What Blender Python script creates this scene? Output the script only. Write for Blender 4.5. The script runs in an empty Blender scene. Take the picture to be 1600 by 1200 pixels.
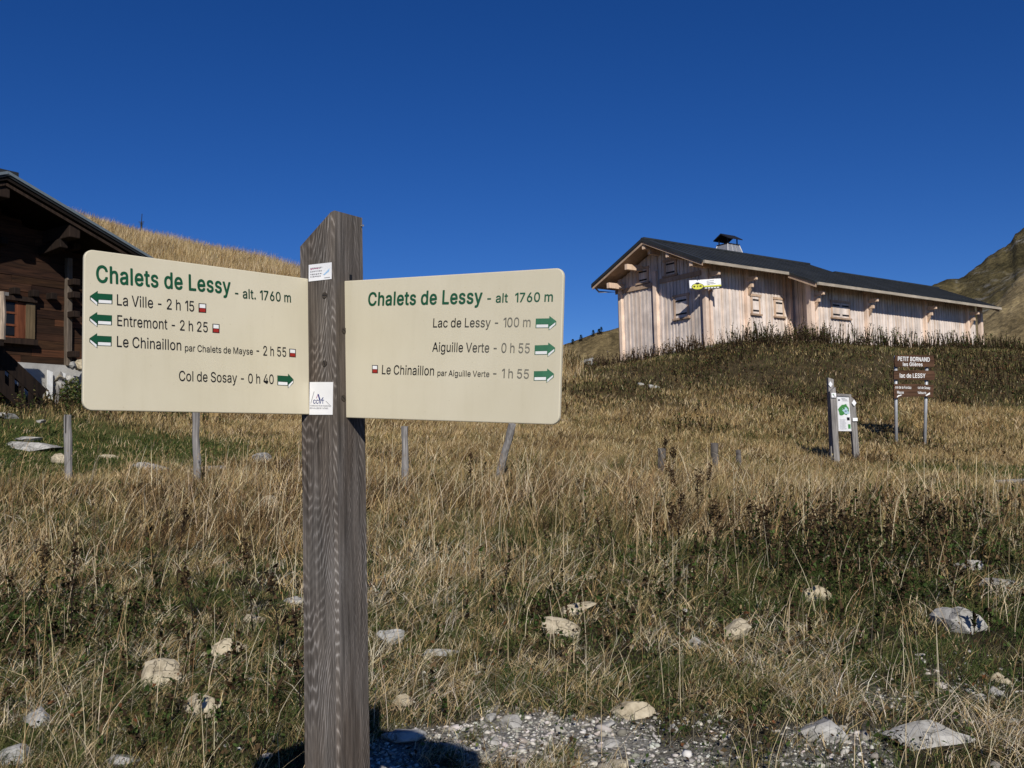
import bpy, bmesh, math, random
import numpy as np
from mathutils import Vector, Matrix, Quaternion
random.seed(7); RNG = np.random.default_rng(11)
scene = bpy.context.scene
C = scene.collection
rad = math.radians
# ------------------------------------------------------------------ camera
EYE = 1.6
F, PITCH, ROLL = 1552.2, .0714, -.0245          # focal length in pixels of a 1600 wide frame
_cp, _sp, _cr, _sr = math.cos(PITCH), math.sin(PITCH), math.cos(ROLL), math.sin(ROLL)
AX_F = Vector((0, _cp, _sp)); _u = Vector((0, -_sp, _cp)); _r = Vector((1, 0, 0))
AX_R = _cr*_r + _sr*_u; AX_U = -_sr*_r + _cr*_u
cam_d = bpy.data.cameras.new('camera'); cam = bpy.data.objects.new('camera', cam_d); C.objects.link(cam)
cam_d.sensor_width = 36; cam_d.lens = F/1600*36; cam_d.clip_start = .05; cam_d.clip_end = 6000
M = Matrix((AX_R, AX_U, -AX_F)).transposed().to_4x4(); M.translation = (0, 0, EYE)
cam.matrix_world = M
scene.camera = cam
# ------------------------------------------------------------------ light
SUN_EL = rad(34.5); LAZ = (-.124, .992)
L = Vector((LAZ[0]*math.cos(SUN_EL), LAZ[1]*math.cos(SUN_EL), -math.sin(SUN_EL))).normalized()
sd = bpy.data.lights.new('sun', 'SUN'); sd.energy = 4.6; sd.angle = rad(.53); sd.color = (1, .95, .87)
so = bpy.data.objects.new('sun', sd); C.objects.link(so); so.rotation_euler = L.to_track_quat('-Z', 'Y').to_euler()
so.location = (0, 0, 50)
w = bpy.data.worlds.new("World"); scene.world = w; w.use_nodes = True
nt = w.node_tree; bg = nt.nodes['Background']
sky = nt.nodes.new('ShaderNodeTexSky'); sky.sky_type = 'NISHITA'; sky.sun_disc = False
sky.sun_elevation = SUN_EL; sky.sun_rotation = math.atan2(-L.x, -L.y)
sky.altitude = 3000; sky.air_density = 1.0; sky.dust_density = .0; sky.ozone_density = 6.0
hs = nt.nodes.new('ShaderNodeHueSaturation'); hs.inputs['Saturation'].default_value = 1.22; hs.inputs['Hue'].default_value = .514
nt.links.new(sky.outputs[0], hs.inputs['Color']); nt.links.new(hs.outputs[0], bg.inputs[0]); bg.inputs[1].default_value = .075
scene.view_settings.view_transform = 'Standard'; scene.view_settings.look = 'None'
scene.view_settings.exposure = 0; scene.view_settings.gamma = 1

# ------------------------------------------------------------------ geometry helpers
def ray(px, py): return (AX_F*F + AX_R*(px-800) - AX_U*(py-600)).normalized()
CAM = Vector((0, 0, EYE))
def P(px, py, Y):
    d = ray(px, py); return CAM + d*(Y/d.y)
def hit(px, py, p0, n):
    d = ray(px, py); return CAM + d*((p0-CAM).dot(n)/d.dot(n))
def vnoise(x, y, seed=0):
    xi = np.floor(x).astype(np.int64); yi = np.floor(y).astype(np.int64); fx = x-xi; fy = y-yi
    def h(a, b):
        n = (a*374761393 + b*668265263 + seed*1442695041) & 0x7fffffff
        n = ((n ^ (n >> 13))*1274126177) & 0x7fffffff
        return ((n ^ (n >> 16)) & 0xffff)/65535.
    sx = fx*fx*(3-2*fx); sy = fy*fy*(3-2*fy)
    return (h(xi, yi)*(1-sx)+h(xi+1, yi)*sx)*(1-sy) + (h(xi, yi+1)*(1-sx)+h(xi+1, yi+1)*sx)*sy
def fbm(x, y, s, seed=0, o=4):
    t = 0; a = .5; x = np.asarray(x, float)/s; y = np.asarray(y, float)/s
    for i in range(o):
        t = t + a*vnoise(x, y, seed+i); a *= .5; x = x*2.03+7.1; y = y*2.03+3.7
    return t/(1-.5**o)
def sstep(a, b, x):
    t = np.clip((np.asarray(x, float)-a)/(b-a), 0, 1); return t*t*(3-2*t)
# ------------------------------------------------------------------ terrain
CHY = .9217; CHO = Vector((7.083, 36.0, EYE))     # right chalet: yaw and front eave corner (at eye level)
CU = Vector((math.sin(CHY), math.cos(CHY), 0)); CV = Vector((-math.cos(CHY), math.sin(CHY), 0))
CB = 3.85                                          # floor of the chalet above eye level
ctrl = []
for px, py, Y in [(105,757,13.6),(306,760,13.6),(632,765,13.8),(780,748,14.5),(1033,742,15.5),(1116,726,16.5),
  (1305,730,20),(1335,710,20.5),(1405,694,23.7),(1447,696,23.7),(0,702,17),(150,692,19),(300,686,20),
  (105,628,22),(0,640,19.5),(60,632,20.5),(200,640,24),(300,645,25),(450,648,26),(600,655,25),(750,664,24),(870,668,24),
  (900,605,32),(1000,605,31),(1100,600,31),(1250,612,30),(1400,622,29),(1550,640,28),(1200,640,27),(1000,660,25),
  (860,560,44),(900,555,44),(300,490,36),(450,525,36),(150,560,30),
  (170,362,48),(240,380,48),(300,394,48),(400,413,48),(470,430,48),(600,475,49),(750,520,50),(860,548,50),
  (100,345,48),(0,320,48),(-200,300,48),(1590,800,12.2),(1500,742,17),(1590,735,18.5),(1600,655,26),(1700,650,27)]:
    p = P(px, py, Y); ctrl.append((p.x, p.y, p.z))
for X in (-12, -6, -2, 2, 6, 12):
    for Y in (-6, 0, 4, 8): ctrl.append((X, Y, .1*Y if Y > 0 else .06*Y))
for u, v in [(1.0, .3), (6, .2), (9, -.9), (12, -.9), (16, -.9), (20, -.9), (26, -1.5)]:   # crest before the long wall
    q = CHO + CU*u + CV*(v-.6); ctrl.append((q.x, q.y, EYE+CB+.1))
for u, v, dz in [(.3, 5.4, -.55), (.2, 3, -.35), (-.6, 1, -.3), (4, 3, 0), (10, 3, 0), (16, 3, 0), (24, 3, 0), (4, 9, -.2), (14, 10, 0), (26, 9, 0), (32, 2, 0)]:
    q = CHO + CU*u + CV*v; ctrl.append((q.x, q.y, EYE+CB+dz))
for X, Y, Z in [(-40,70,5),(-20,72,4),(0,72,2),(20,75,4),(45,75,5),(-60,48,11),(60,40,5),(40,20,2.2),(-30,20,2.5),(-40,5,1),(40,5,.8),(-45,33,7)]: ctrl.append((X, Y, Z))
ctrl = np.array(ctrl)
def _phi(r2): return .5*r2*np.log(r2+1e-9)
_n = len(ctrl); _A = np.zeros((_n+3, _n+3)); _d = ctrl[:, None, :2]-ctrl[None, :, :2]
_A[:_n, :_n] = _phi((_d**2).sum(-1)) + np.eye(_n)*2.0
_A[:_n, _n] = 1; _A[:_n, _n+1:] = ctrl[:, :2]; _A[_n, :_n] = 1; _A[_n+1:, :_n] = ctrl[:, :2].T
_W = np.linalg.solve(_A, np.r_[ctrl[:, 2], 0, 0, 0])
def terrain(x, y):
    x = np.asarray(x, float); y = np.asarray(y, float); sh = x.shape; x = x.ravel(); y = y.ravel(); out = np.empty(len(x))
    xc = np.clip(x, -60, 60); yc = np.clip(y, -10, 75)
    for i in range(0, len(x), 20000):
        a = xc[i:i+20000, None]; b = yc[i:i+20000, None]
        out[i:i+20000] = _phi((a-ctrl[:, 0])**2+(b-ctrl[:, 1])**2)@_W[:_n] + _W[_n] + a[:, 0]*_W[_n+1] + b[:, 0]*_W[_n+2]
    r = np.hypot(x, y-20); k = sstep(60, 130, r); out = out*(1-k) + (-14)*k
    near = 1-sstep(20, 60, r)
    out += (fbm(x, y, 2.2, 3, 3)-.5)*.16*near + (fbm(x, y, .5, 9, 2)-.5)*.05*near
    return out.reshape(sh)
def tz(x, y): return float(terrain(np.array([x]), np.array([y]))[0])
def ground_at(px, py):
    d = ray(px, py); Ys = np.concatenate([np.arange(2, 12, .02), np.arange(12, 70, .1)]); t = Ys/d.y
    x = d.x*t; z = EYE+d.z*t; g = terrain(x, Ys); k = np.argmax(z < g)
    return Vector((x[k], Ys[k], g[k]))

# ------------------------------------------------------------------ object helpers
def setp(o, label=None, cat=None, group=None, kind=None):
    if label: o['label'] = label
    if cat: o['category'] = cat
    if group: o['group'] = group
    if kind: o['kind'] = kind
    return o
def thing(name, loc, rz, label, cat, group=None):
    o = bpy.data.objects.new(name, None); C.objects.link(o); o.location = loc; o.rotation_euler = (0, 0, rz)
    o.empty_display_size = .2
    return setp(o, label, cat, group)
def link(name, me, mats, parent=None):
    o = bpy.data.objects.new(name, me); C.objects.link(o)
    for m in (mats if isinstance(mats, (list, tuple)) else [mats]): me.materials.append(m)
    if parent: o.parent = parent
    return o
class MB:
    """collects boxes, prisms and tubes into one mesh, one tint per piece"""
    def __init__(s): s.v = []; s.f = []; s.c = []; s.m = []
    def add(s, vs, fs, tint=1., mi=0):
        k = len(s.v); s.v += [tuple(v) for v in vs]; s.f += [[i+k for i in f] for f in fs]; s.c += [tint]*len(vs); s.m += [mi]*len(fs); return s
    def box(s, a, b, tint=1., mi=0):
        (x0, y0, z0), (x1, y1, z1) = a, b
        return s.add([(x0,y0,z0),(x1,y0,z0),(x1,y1,z0),(x0,y1,z0),(x0,y0,z1),(x1,y0,z1),(x1,y1,z1),(x0,y1,z1)],
            [(0,3,2,1),(4,5,6,7),(0,1,5,4),(1,2,6,5),(2,3,7,6),(3,0,4,7)], tint, mi)
    def hexa(s, lo, hi, tint=1., mi=0):     # any two polygons of equal count, lo and hi rings
        n = len(lo); fs = [tuple(reversed(range(n))), tuple(range(n, 2*n))] + [(i, (i+1) % n, n+(i+1) % n, n+i) for i in range(n)]
        return s.add(list(lo)+list(hi), fs, tint, mi)
    def beam(s, a, b, w_, h_, tint=1., mi=0, up=(0, 0, 1)):
        a = Vector(a); b = Vector(b); d = (b-a).normalized(); up = Vector(up)
        x = d.cross(up); x = (x if x.length > 1e-4 else Vector((1, 0, 0))).normalized(); z = x.cross(d)
        q = lambda p: [p-x*w_/2-z*h_/2, p+x*w_/2-z*h_/2, p+x*w_/2+z*h_/2, p-x*w_/2+z*h_/2]
        return s.hexa(q(a), q(b), tint, mi)
    def tube(s, pts, rs, n=8, tint=1., mi=0):
        rings = []
        for i, p in enumerate(pts):
            p = Vector(p); d = (Vector(pts[min(i+1, len(pts)-1)])-Vector(pts[max(i-1, 0)])).normalized()
            x = d.orthogonal().normalized() if abs(d.z) < .9 else Vector((1, 0, 0)); x = (x-d*x.dot(d)).normalized(); y = d.cross(x)
            rings.append([p+(x*math.cos(a)+y*math.sin(a))*rs[i] for a in [2*math.pi*k/n for k in range(n)]])
        vs = [v for r_ in rings for v in r_]; fs = [tuple(reversed(range(n))), tuple(range(len(vs)-n, len(vs)))]
        for i in range(len(rings)-1):
            for k in range(n): fs.append((i*n+k, i*n+(k+1) % n, (i+1)*n+(k+1) % n, (i+1)*n+k))
        return s.add(vs, fs, tint, mi)
    def build(s, name, mats, parent=None, bevel=0, smooth=False):
        me = bpy.data.meshes.new(name); me.from_pydata(s.v, [], s.f); me.update()
        a = me.color_attributes.new('Col', 'FLOAT_COLOR', 'POINT')
        cs = np.array([(t, t, t, 1) if np.isscalar(t) else tuple(t)+(1,) for t in s.c], np.float32); a.data.foreach_set('color', cs.ravel())
        me.polygons.foreach_set('material_index', s.m)
        if smooth: me.polygons.foreach_set('use_smooth', [True]*len(me.polygons))
        o = link(name, me, mats, parent)
        if bevel:
            b = o.modifiers.new('bevel', 'BEVEL'); b.width = bevel; b.segments = 2; b.limit_method = 'ANGLE'
        return o

# ------------------------------------------------------------------ materials
class NM:
    def __init__(s, name, rough=.8, spec=.3):
        s.m = bpy.data.materials.new(name); s.m.use_nodes = True; s.t = s.m.node_tree; s.b = s.t.nodes['Principled BSDF']
        s.b.inputs['Roughness'].default_value = rough; s.b.inputs['Specular IOR Level'].default_value = spec
    def n(s, t, **k):
        q = s.t.nodes.new(t)
        for a, b in k.items(): setattr(q, a, b)
        return q
    def l(s, a, b): s.t.links.new(a, b)
    def coord(s, scale=(1, 1, 1), rot=(0, 0, 0), loc=(0, 0, 0), kind='Object'):
        c = s.n('ShaderNodeTexCoord'); m = s.n('ShaderNodeMapping'); m.inputs['Scale'].default_value = scale
        m.inputs['Rotation'].default_value = rot; m.inputs['Location'].default_value = loc
        s.l(c.outputs[kind], m.inputs[0]); return m.outputs[0]
    def noise(s, vec, scale, detail=4, rough=.55, dist=0):
        q = s.n('ShaderNodeTexNoise'); q.inputs['Scale'].default_value = scale; q.inputs['Detail'].default_value = detail
        q.inputs['Roughness'].default_value = rough; q.inputs['Distortion'].default_value = dist; s.l(vec, q.inputs['Vector']); return q.outputs['Fac']
    def ramp(s, fac, stops):
        q = s.n('ShaderNodeValToRGB'); e = q.color_ramp.elements
        while len(e) < len(stops): e.new(.5)
        for el, (p, c) in zip(e, stops): el.position = p; el.color = tuple(c)+(1,) if not np.isscalar(c) else (c, c, c, 1)
        s.l(fac, q.inputs[0]); return q.outputs[0]
    def mix(s, a, b, fac, mode='MIX'):
        q = s.n('ShaderNodeMix', data_type='RGBA', blend_type=mode)
        if np.isscalar(fac): q.inputs[0].default_value = fac
        else: s.l(fac, q.inputs[0])
        for v, i in ((a, 6), (b, 7)):
            if isinstance(v, tuple): q.inputs[i].default_value = v+(1,)
            else: s.l(v, q.inputs[i])
        return q.outputs[2]
    def attr(s, name='Col'):
        q = s.n('ShaderNodeAttribute', attribute_name=name); return q.outputs['Color']
    def col(s, c):
        if isinstance(c, tuple): s.b.inputs['Base Color'].default_value = c+(1,)
        else: s.l(c, s.b.inputs['Base Color'])
        return s
    def bump(s, h, dist, strength=1.):
        q = s.n('ShaderNodeBump'); q.inputs['Distance'].default_value = dist; q.inputs['Strength'].default_value = strength
        s.l(h, q.inputs['Height']); s.l(q.outputs[0], s.b.inputs['Normal']); return s
def plain(name, c, rough=.7, spec=.3, metal=0):
    k = NM(name, rough, spec); k.b.inputs['Metallic'].default_value = metal
    v = k.coord(); f = k.noise(v, 9, 5); g = k.ramp(f, [(.3, tuple(x*.88 for x in c)), (.7, tuple(min(1, x*1.08) for x in c))]); k.col(g); return k.m
def grass_mat(name, transl=.22):
    m = bpy.data.materials.new(name); m.use_nodes = True; t = m.node_tree; t.nodes.remove(t.nodes['Principled BSDF'])
    a = t.nodes.new('ShaderNodeAttribute'); a.attribute_name = 'Col'
    d = t.nodes.new('ShaderNodeBsdfDiffuse'); tr = t.nodes.new('ShaderNodeBsdfTranslucent'); mx = t.nodes.new('ShaderNodeMixShader'); mx.inputs[0].default_value = transl
    for q in (d, tr): t.links.new(a.outputs['Color'], q.inputs[0])
    t.links.new(d.outputs[0], mx.inputs[1]); t.links.new(tr.outputs[0], mx.inputs[2]); t.links.new(mx.outputs[0], t.nodes['Material Output'].inputs[0]); return m
def wood(name, dark, light, grain=(1, 1, .06), scale=60, rough=.85, bump=.002, tint=True, patch=1.5):
    k = NM(name, rough, .2); v = k.coord(grain); f = k.noise(v, scale, 6, .6, .3)
    c = k.ramp(f, [(.3, dark), (.68, light)])
    p = k.ramp(k.noise(k.coord(), patch, 3), [(.3, .72), (.7, 1.1)]); c = k.mix(c, p, 1., 'MULTIPLY')
    if tint: c = k.mix(c, k.attr(), 1., 'MULTIPLY')
    k.col(c).bump(f, bump); return k.m

M_GRASS = grass_mat('dry_grass'); M_LEAF = grass_mat('leaf', .25)
# weathered post: growth rings cut at a slant give the arched grain
k = NM('weathered_post', .88, .2)
tc = k.n('ShaderNodeTexCoord'); sx_ = k.n('ShaderNodeSeparateXYZ')
nzc = k.n('ShaderNodeTexNoise'); nzc.inputs['Scale'].default_value = 6; nzc.inputs['Detail'].default_value = 3; k.l(k.coord((1, 1, .22)), nzc.inputs['Vector'])
sc = k.n('ShaderNodeVectorMath', operation='SCALE'); sc.inputs['Scale'].default_value = .034; k.l(nzc.outputs['Color'], sc.inputs[0])
add = k.n('ShaderNodeVectorMath', operation='ADD'); k.l(tc.outputs['Object'], add.inputs[0]); k.l(sc.outputs[0], add.inputs[1]); k.l(add.outputs[0], sx_.inputs[0])
def mth(op, a, b):
    q = k.n('ShaderNodeMath', operation=op)
    for i_, v_ in enumerate((a, b)):
        if v_ is None: continue
        if np.isscalar(v_): q.inputs[i_].default_value = v_
        else: k.l(v_, q.inputs[i_])
    return q.outputs[0]
px_ = mth('SUBTRACT', sx_.outputs[0], .085); py_ = mth('SUBTRACT', sx_.outputs[1], .046)
rr_ = mth('SQRT', mth('ADD', mth('MULTIPLY', px_, px_), mth('MULTIPLY', py_, py_)), None)
nf_ = k.noise(k.coord((1, 1, .12)), 55, 3, .6); wz = mth('MULTIPLY_ADD', nf_, .0065); wz.node.inputs[2].default_value = 0.
ph = mth('ADD', mth('SUBTRACT', rr_, mth('MULTIPLY', sx_.outputs[2], .085)), wz)
ringf = mth('MULTIPLY_ADD', mth('SINE', mth('MULTIPLY', ph, 2*math.pi/.0024), None), .5); ringf.node.inputs[2].default_value = .5
fib = k.noise(k.coord((1, 1, .02)), 430, 4, .65); fib2 = k.noise(k.coord((1, 1, .05)), 90, 5, .6)
rm_ = k.ramp(k.noise(k.coord((1, 1, .30)), 16, 3), [(.34, .1), (.56, 1.)]); ringf = mth('MULTIPLY_ADD', mth('SUBTRACT', ringf, .6), rm_); ringf.node.inputs[2].default_value = .6
ringc = k.ramp(ringf, [(.2, (.092, .081, .070)), (.78, (.127, .113, .098)), (.97, (.225, .208, .188))])
c = k.mix(ringc, k.ramp(fib, [(.3, .5), (.7, 1.45)]), 1., 'MULTIPLY'); c = k.mix(c, k.ramp(fib2, [(.32, .6), (.66, 1.3)]), 1., 'MULTIPLY')
st = k.ramp(k.noise(k.coord((1, 1, .16)), 11, 4), [(.36, (.74, .66, .60)), (.62, (1.12, 1.12, 1.14))]); c = k.mix(c, st, 1., 'MULTIPLY')
cr_ = k.ramp(k.noise(k.coord((1, 1, .014), loc=(0, 0, 3.)), 62, 3, .5), [(.27, .22), (.315, 1.)]); c = k.mix(c, cr_, 1., 'MULTIPLY'); ringf = k.mix(ringf, cr_, .5)
k.col(c); hm = k.mix(ringf, fib, .5); k.bump(hm, .0016, .8); M_POST = k.m
M_FENCE = wood('grey_fence_wood', (.13, .12, .11), (.36, .34, .32), scale=45)
M_OLDFENCE = wood('dark_weathered_stub', (.06, .052, .045), (.19, .17, .15), scale=45)
M_PALE = wood('pale_larch', (.71, .61, .535), (.86, .775, .70), scale=38, bump=.003)
M_PALE_TRIM = wood('larch_trim', (.47, .32, .21), (.66, .49, .36), scale=22, bump=.003)
M_EAVE = wood('cream_eave_board', (.33, .285, .22), (.48, .42, .335), grain=(.05, 1, 1), scale=30)
M_DARKWOOD = wood('old_dark_planks', (.015, .0072, .0042), (.066, .031, .0155), grain=(.08, 1, 1), scale=26, bump=.006, patch=.8)
M_DARKBEAM = wood('old_dark_beams', (.013, .008, .006), (.044, .027, .018), scale=20, bump=.006)
k = NM('roof_sheet', .55, .4); f = k.noise(k.coord(), 1.3, 5); k.col(k.ramp(f, [(.3, (.022, .025, .026)), (.7, (.038, .042, .044))])); k.b.inputs['Metallic'].default_value = .2; M_ROOF = k.m
M_ZINC = plain('zinc', (.40, .40, .40), .45, .5, .5)
M_STEEL = plain('galvanised_steel', (.42, .43, .44), .5, .5, .3)
M_FLASH = plain('blue_grey_flashing', (.13, .16, .18), .5, .4)
M_BLACK = plain('black_metal', (.012, .012, .013), .6)
M_PANE = plain('window_glass', (.010, .010, .011), .25, .25)
M_REDWOOD = wood('reddish_window_wood', (.10, .030, .014), (.22, .075, .034), scale=30)
M_OCHRE = wood('ochre_shutter', (.12, .085, .045), (.25, .18, .10), scale=30)
k = NM('rendered_concrete', .9, .2); f = k.noise(k.coord(), 2.2, 7, .65); k.col(k.ramp(f, [(.3, (.30, .29, .27)), (.7, (.50, .49, .46))])).bump(f, .02); M_CONC = k.m
# cream sign panel with slight weathering
k = NM('cream_panel', .38, .45); f = k.noise(k.coord(), 5, 5); g = k.noise(k.coord(), 170, 2)
c = k.ramp(f, [(.3, (.585, .53, .385)), (.7, (.635, .58, .435))]); sp = k.ramp(g, [(.24, (.72, .7, .6)), (.30, (1, 1, 1))]); c = k.mix(c, k.ramp(k.noise(k.coord((1, .10, 1)), 38, 5, .65), [(.30, (.90, .89, .85)), (.5, (1, 1, 1)), (.75, (1.03, 1.03, 1.02))]), .3, 'MULTIPLY'); k.col(k.mix(c, sp, .6, 'MULTIPLY')).bump(g, .00015, .5); M_CREAM = k.m
def fading(name, c, to, x0, x1):
    k = NM(name, .5, .3); v = k.n('ShaderNodeTexCoord'); s_ = k.n('ShaderNodeSeparateXYZ'); k.l(v.outputs['Object'], s_.inputs[0])
    mr = k.n('ShaderNodeMapRange'); mr.inputs[1].default_value = x0; mr.inputs[2].default_value = x1; k.l(s_.outputs[0], mr.inputs[0])
    wn = k.noise(v.outputs['Object'], 60, 3); m2 = k.n('ShaderNodeMath', operation='MULTIPLY'); k.l(mr.outputs[0], m2.inputs[0])
    q = k.n('ShaderNodeMapRange'); q.inputs[1].default_value = .2; q.inputs[2].default_value = .8; q.inputs[3].default_value = .75; q.inputs[4].default_value = 1.1; k.l(wn, q.inputs[0]); k.l(q.outputs[0], m2.inputs[1])
    k.col(k.mix(c, to, m2.outputs[0])); return k.m
INK = (.010, .010, .011); GRN = (.006, .075, .032)
M_INK = plain('black_ink', INK, .5); M_GREEN = plain('green_ink', GRN, .5); M_DKGREEN = plain('dark_green_ink', (.01, .045, .024), .5)
M_WHITE = plain('white_paint', (.78, .78, .76), .5); M_RED = plain('red_ink', (.32, .022, .014), .5)
M_STICK = plain('white_sticker', (.82, .82, .82), .4); M_BLUE = plain('blue_ink', (.015, .03, .17), .5); M_LBLUE = plain('pale_blue_ink', (.32, .52, .74), .5)
M_GREY = plain('grey_ink', (.26, .26, .27), .6); M_PINK = plain('pink_ink', (.45, .12, .25), .5); M_LGREY = plain('light_grey_ink', (.5, .5, .52), .6)
M_BROWN = wood('brown_carved_board', (.045, .022, .012), (.115, .06, .034), grain=(.08, 1, 1), scale=30)
M_YEL = plain('yellow_green_paint', (.62, .62, .06), .5); M_MAPG = plain('map_green', (.06, .24, .06), .6); M_MAPL = plain('map_light', (.45, .62, .70), .6)
M_SCREW = plain('rusty_screw', (.075, .062, .052), .5, .5, .6)
def rockmat(name, a, b, lich=.35):
    k = NM(name, .92, .15); v = k.coord(); f = k.noise(v, 7, 8, .65, .3); c = k.ramp(f, [(.28, a), (.66, b)])
    g = k.ramp(k.noise(v, 19, 6, .7), [(.36, (.34, .32, .27)), (.5, (1, 1, 1))]); c = k.mix(c, g, lich, 'MULTIPLY')
    vo = k.n('ShaderNodeTexVoronoi', feature='DISTANCE_TO_EDGE'); vo.inputs['Scale'].default_value = 3.2; dv = k.n('ShaderNodeVectorMath', operation='ADD'); n3 = k.n('ShaderNodeTexNoise'); n3.inputs['Scale'].default_value = 5; n3.inputs['Detail'].default_value = 4
    k.l(v, n3.inputs['Vector']); k.l(v, dv.inputs[0]); k.l(n3.outputs['Color'], dv.inputs[1]); k.l(dv.outputs[0], vo.inputs['Vector']); ck = k.ramp(vo.outputs['Distance'], [(.0, .45), (.03, 1.)])
    c = k.mix(c, ck, .4, 'MULTIPLY'); hm = k.mix(f, ck, .5); k.col(c).bump(hm, .03, .9); return k.m
M_ROCKC = rockmat('cream_limestone', (.30, .245, .16), (.56, .49, .355), .5); M_ROCKW = rockmat('white_limestone', (.20, .19, .17), (.47, .455, .42), .6)
M_ROCKG = rockmat('grey_limestone', (.22, .22, .205), (.45, .44, .41), .5)
M_CHIP = grass_mat('limestone_chips', .0)

# ------------------------------------------------------------------ ground sheet
def sp(n, ext, k_): s_ = np.linspace(-1, 1, n); return ext*np.sinh(k_*s_)/np.sinh(k_)
gx = sp(321, 1800, 8.2); gy = 9+sp(341, 1900, 8.0)
GX, GY = np.meshgrid(gx, gy, indexing='ij'); GZ = terrain(GX, GY)
nx, ny = GX.shape
def grid_mesh(name, X, Y, Z, mat):
    nx, ny = X.shape; me = bpy.data.meshes.new(name); vs = np.stack([X, Y, Z], -1).reshape(-1, 3)
    i = np.arange(nx-1)[:, None]*ny+np.arange(ny-1)[None]; fs = np.stack([i, i+ny, i+ny+1, i+1], -1).reshape(-1, 4)
    me.vertices.add(len(vs)); me.vertices.foreach_set('co', vs.astype(np.float32).ravel())
    me.loops.add(fs.size); me.loops.foreach_set('vertex_index', fs.astype(np.int32).ravel())
    me.polygons.add(len(fs)); me.polygons.foreach_set('loop_start', np.arange(0, fs.size, 4, dtype=np.int32))
    me.polygons.foreach_set('use_smooth', np.ones(len(fs), bool)); me.update(calc_edges=True); me.validate()
    return link(name, me, mat)
# masks in metres on the ground
def blob(x, y, cx, cy, rx, ry): return np.exp(-(((x-cx)/rx)**2+((y-cy)/ry)**2))
def m_gravel(x, y):
    wx = x+(fbm(x, y, .45, 21, 4)-.5)*.7; wy = y+(fbm(x, y, .4, 25, 4)-.5)*.55
    core = sstep(4.72, 4.48, wy)*sstep(-.74, -.45, wx)*sstep(1.15, .6, wx)
    side = sstep(4.80, 4.5, wy)*sstep(.7, 1.0, wx)*sstep(.45, .38, fbm(x, y, .42, 33, 3))*.65
    path = .30*blob(x, y, 2.15, 4.75, .35, .5)*sstep(.56, .48, fbm(x, y, .3, 35, 3))
    tuft = sstep(.53, .63, fbm(x, y, .33, 37, 3)); return np.clip(np.maximum(np.maximum(core*(1-.9*tuft), side), path), 0, 1)
def m_turf(x, y): return np.clip(1.5*blob(x, y, -8.6, 17.2, 3.4, 3.0)+1.3*blob(x, y, -6.0, 18.5, 2.0, 1.8)+.8*blob(x, y, -7.6, 14.2, 1.6, 1.4)+1.5*blob(x, y, 8.6, 17.6, 2.4, 2.2)+.7*blob(x, y, 5.6, 14.6, 1.6, .9)+.8*blob(x, y, 6.2, 13.6, 1.5, .7), 0, 1)
def m_weed(x, y): return np.clip(1.25*blob(x, y, 2.5, 7.4, 1.5, 1.3)+.7*blob(x, y, 3.4, 8.6, 1.4, .9)+.8*blob(x, y, -3.0, 5.9, .9, 1.0)+.3*blob(x, y, -1.2, 4.9, .6, .5)+.45*blob(x, y, .6, 6.2, .8, .6)+.5*blob(x, y, 3.3, 5.6, .8, .7), 0, 1)
def m_bank(x, y):
    b = sstep(25, 30, y)*sstep(0, 4, x) + sstep(29, 32, y)*sstep(-1, 2, x)*(1-sstep(0, 4, x)); return np.clip(b, 0, 1)
k = NM('mountain_soil', .95, .1); v = k.coord(); f = k.noise(v, 1.1, 9, .65); g = k.noise(v, 14, 6, .7)
c = k.ramp(f, [(.3, (.022, .018, .010)), (.5, (.045, .036, .020)), (.72, (.085, .066, .036))])
def att(n): return k.n('ShaderNodeAttribute', attribute_name=n).outputs['Fac']
c = k.mix(c, k.ramp(f, [(.3, (.11, .075, .032)), (.7, (.21, .15, .07))]), att('dry')); c = k.mix(c, k.ramp(f, [(.3, (.045, .065, .016)), (.7, (.085, .10, .03))]), att('turf'))
c = k.mix(c, k.ramp(g, [(.3, .5), (.7, 1.35)]), 1., 'MULTIPLY')
gr = k.ramp(k.noise(v, 60, 6, .8), [(.36, (.07, .062, .05)), (.52, (.22, .21, .185)), (.64, (.42, .41, .385))])
k.col(k.mix(c, gr, att('gravel'))).bump(g, .05); M_SOIL = k.m
gnd = grid_mesh('ground', GX, GY, GZ, M_SOIL); setp(gnd, 'rising mountain pasture soil under the dry grass', 'ground', kind='structure')
def m_dark(x, y): return np.clip(sstep(26.5, 31, y+(fbm(x, y, 3, 72, 3)-.5)*7)*sstep(0, 3, x)*sstep(.30, .52, fbm(x, y, 3.5, 95, 3)+.17)+.8*blob(x, y, 8.5, 24, 2.2, 2.5), 0, 1)
for nm, val in (('gravel', m_gravel(GX, GY)), ('turf', m_turf(GX, GY)), ('dry', sstep(12, 18, GY)*(1-.85*m_dark(GX, GY)))):
    a = gnd.data.attributes.new(nm, 'FLOAT', 'POINT'); a.data.foreach_set('value', val.ravel().astype(np.float32))

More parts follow.
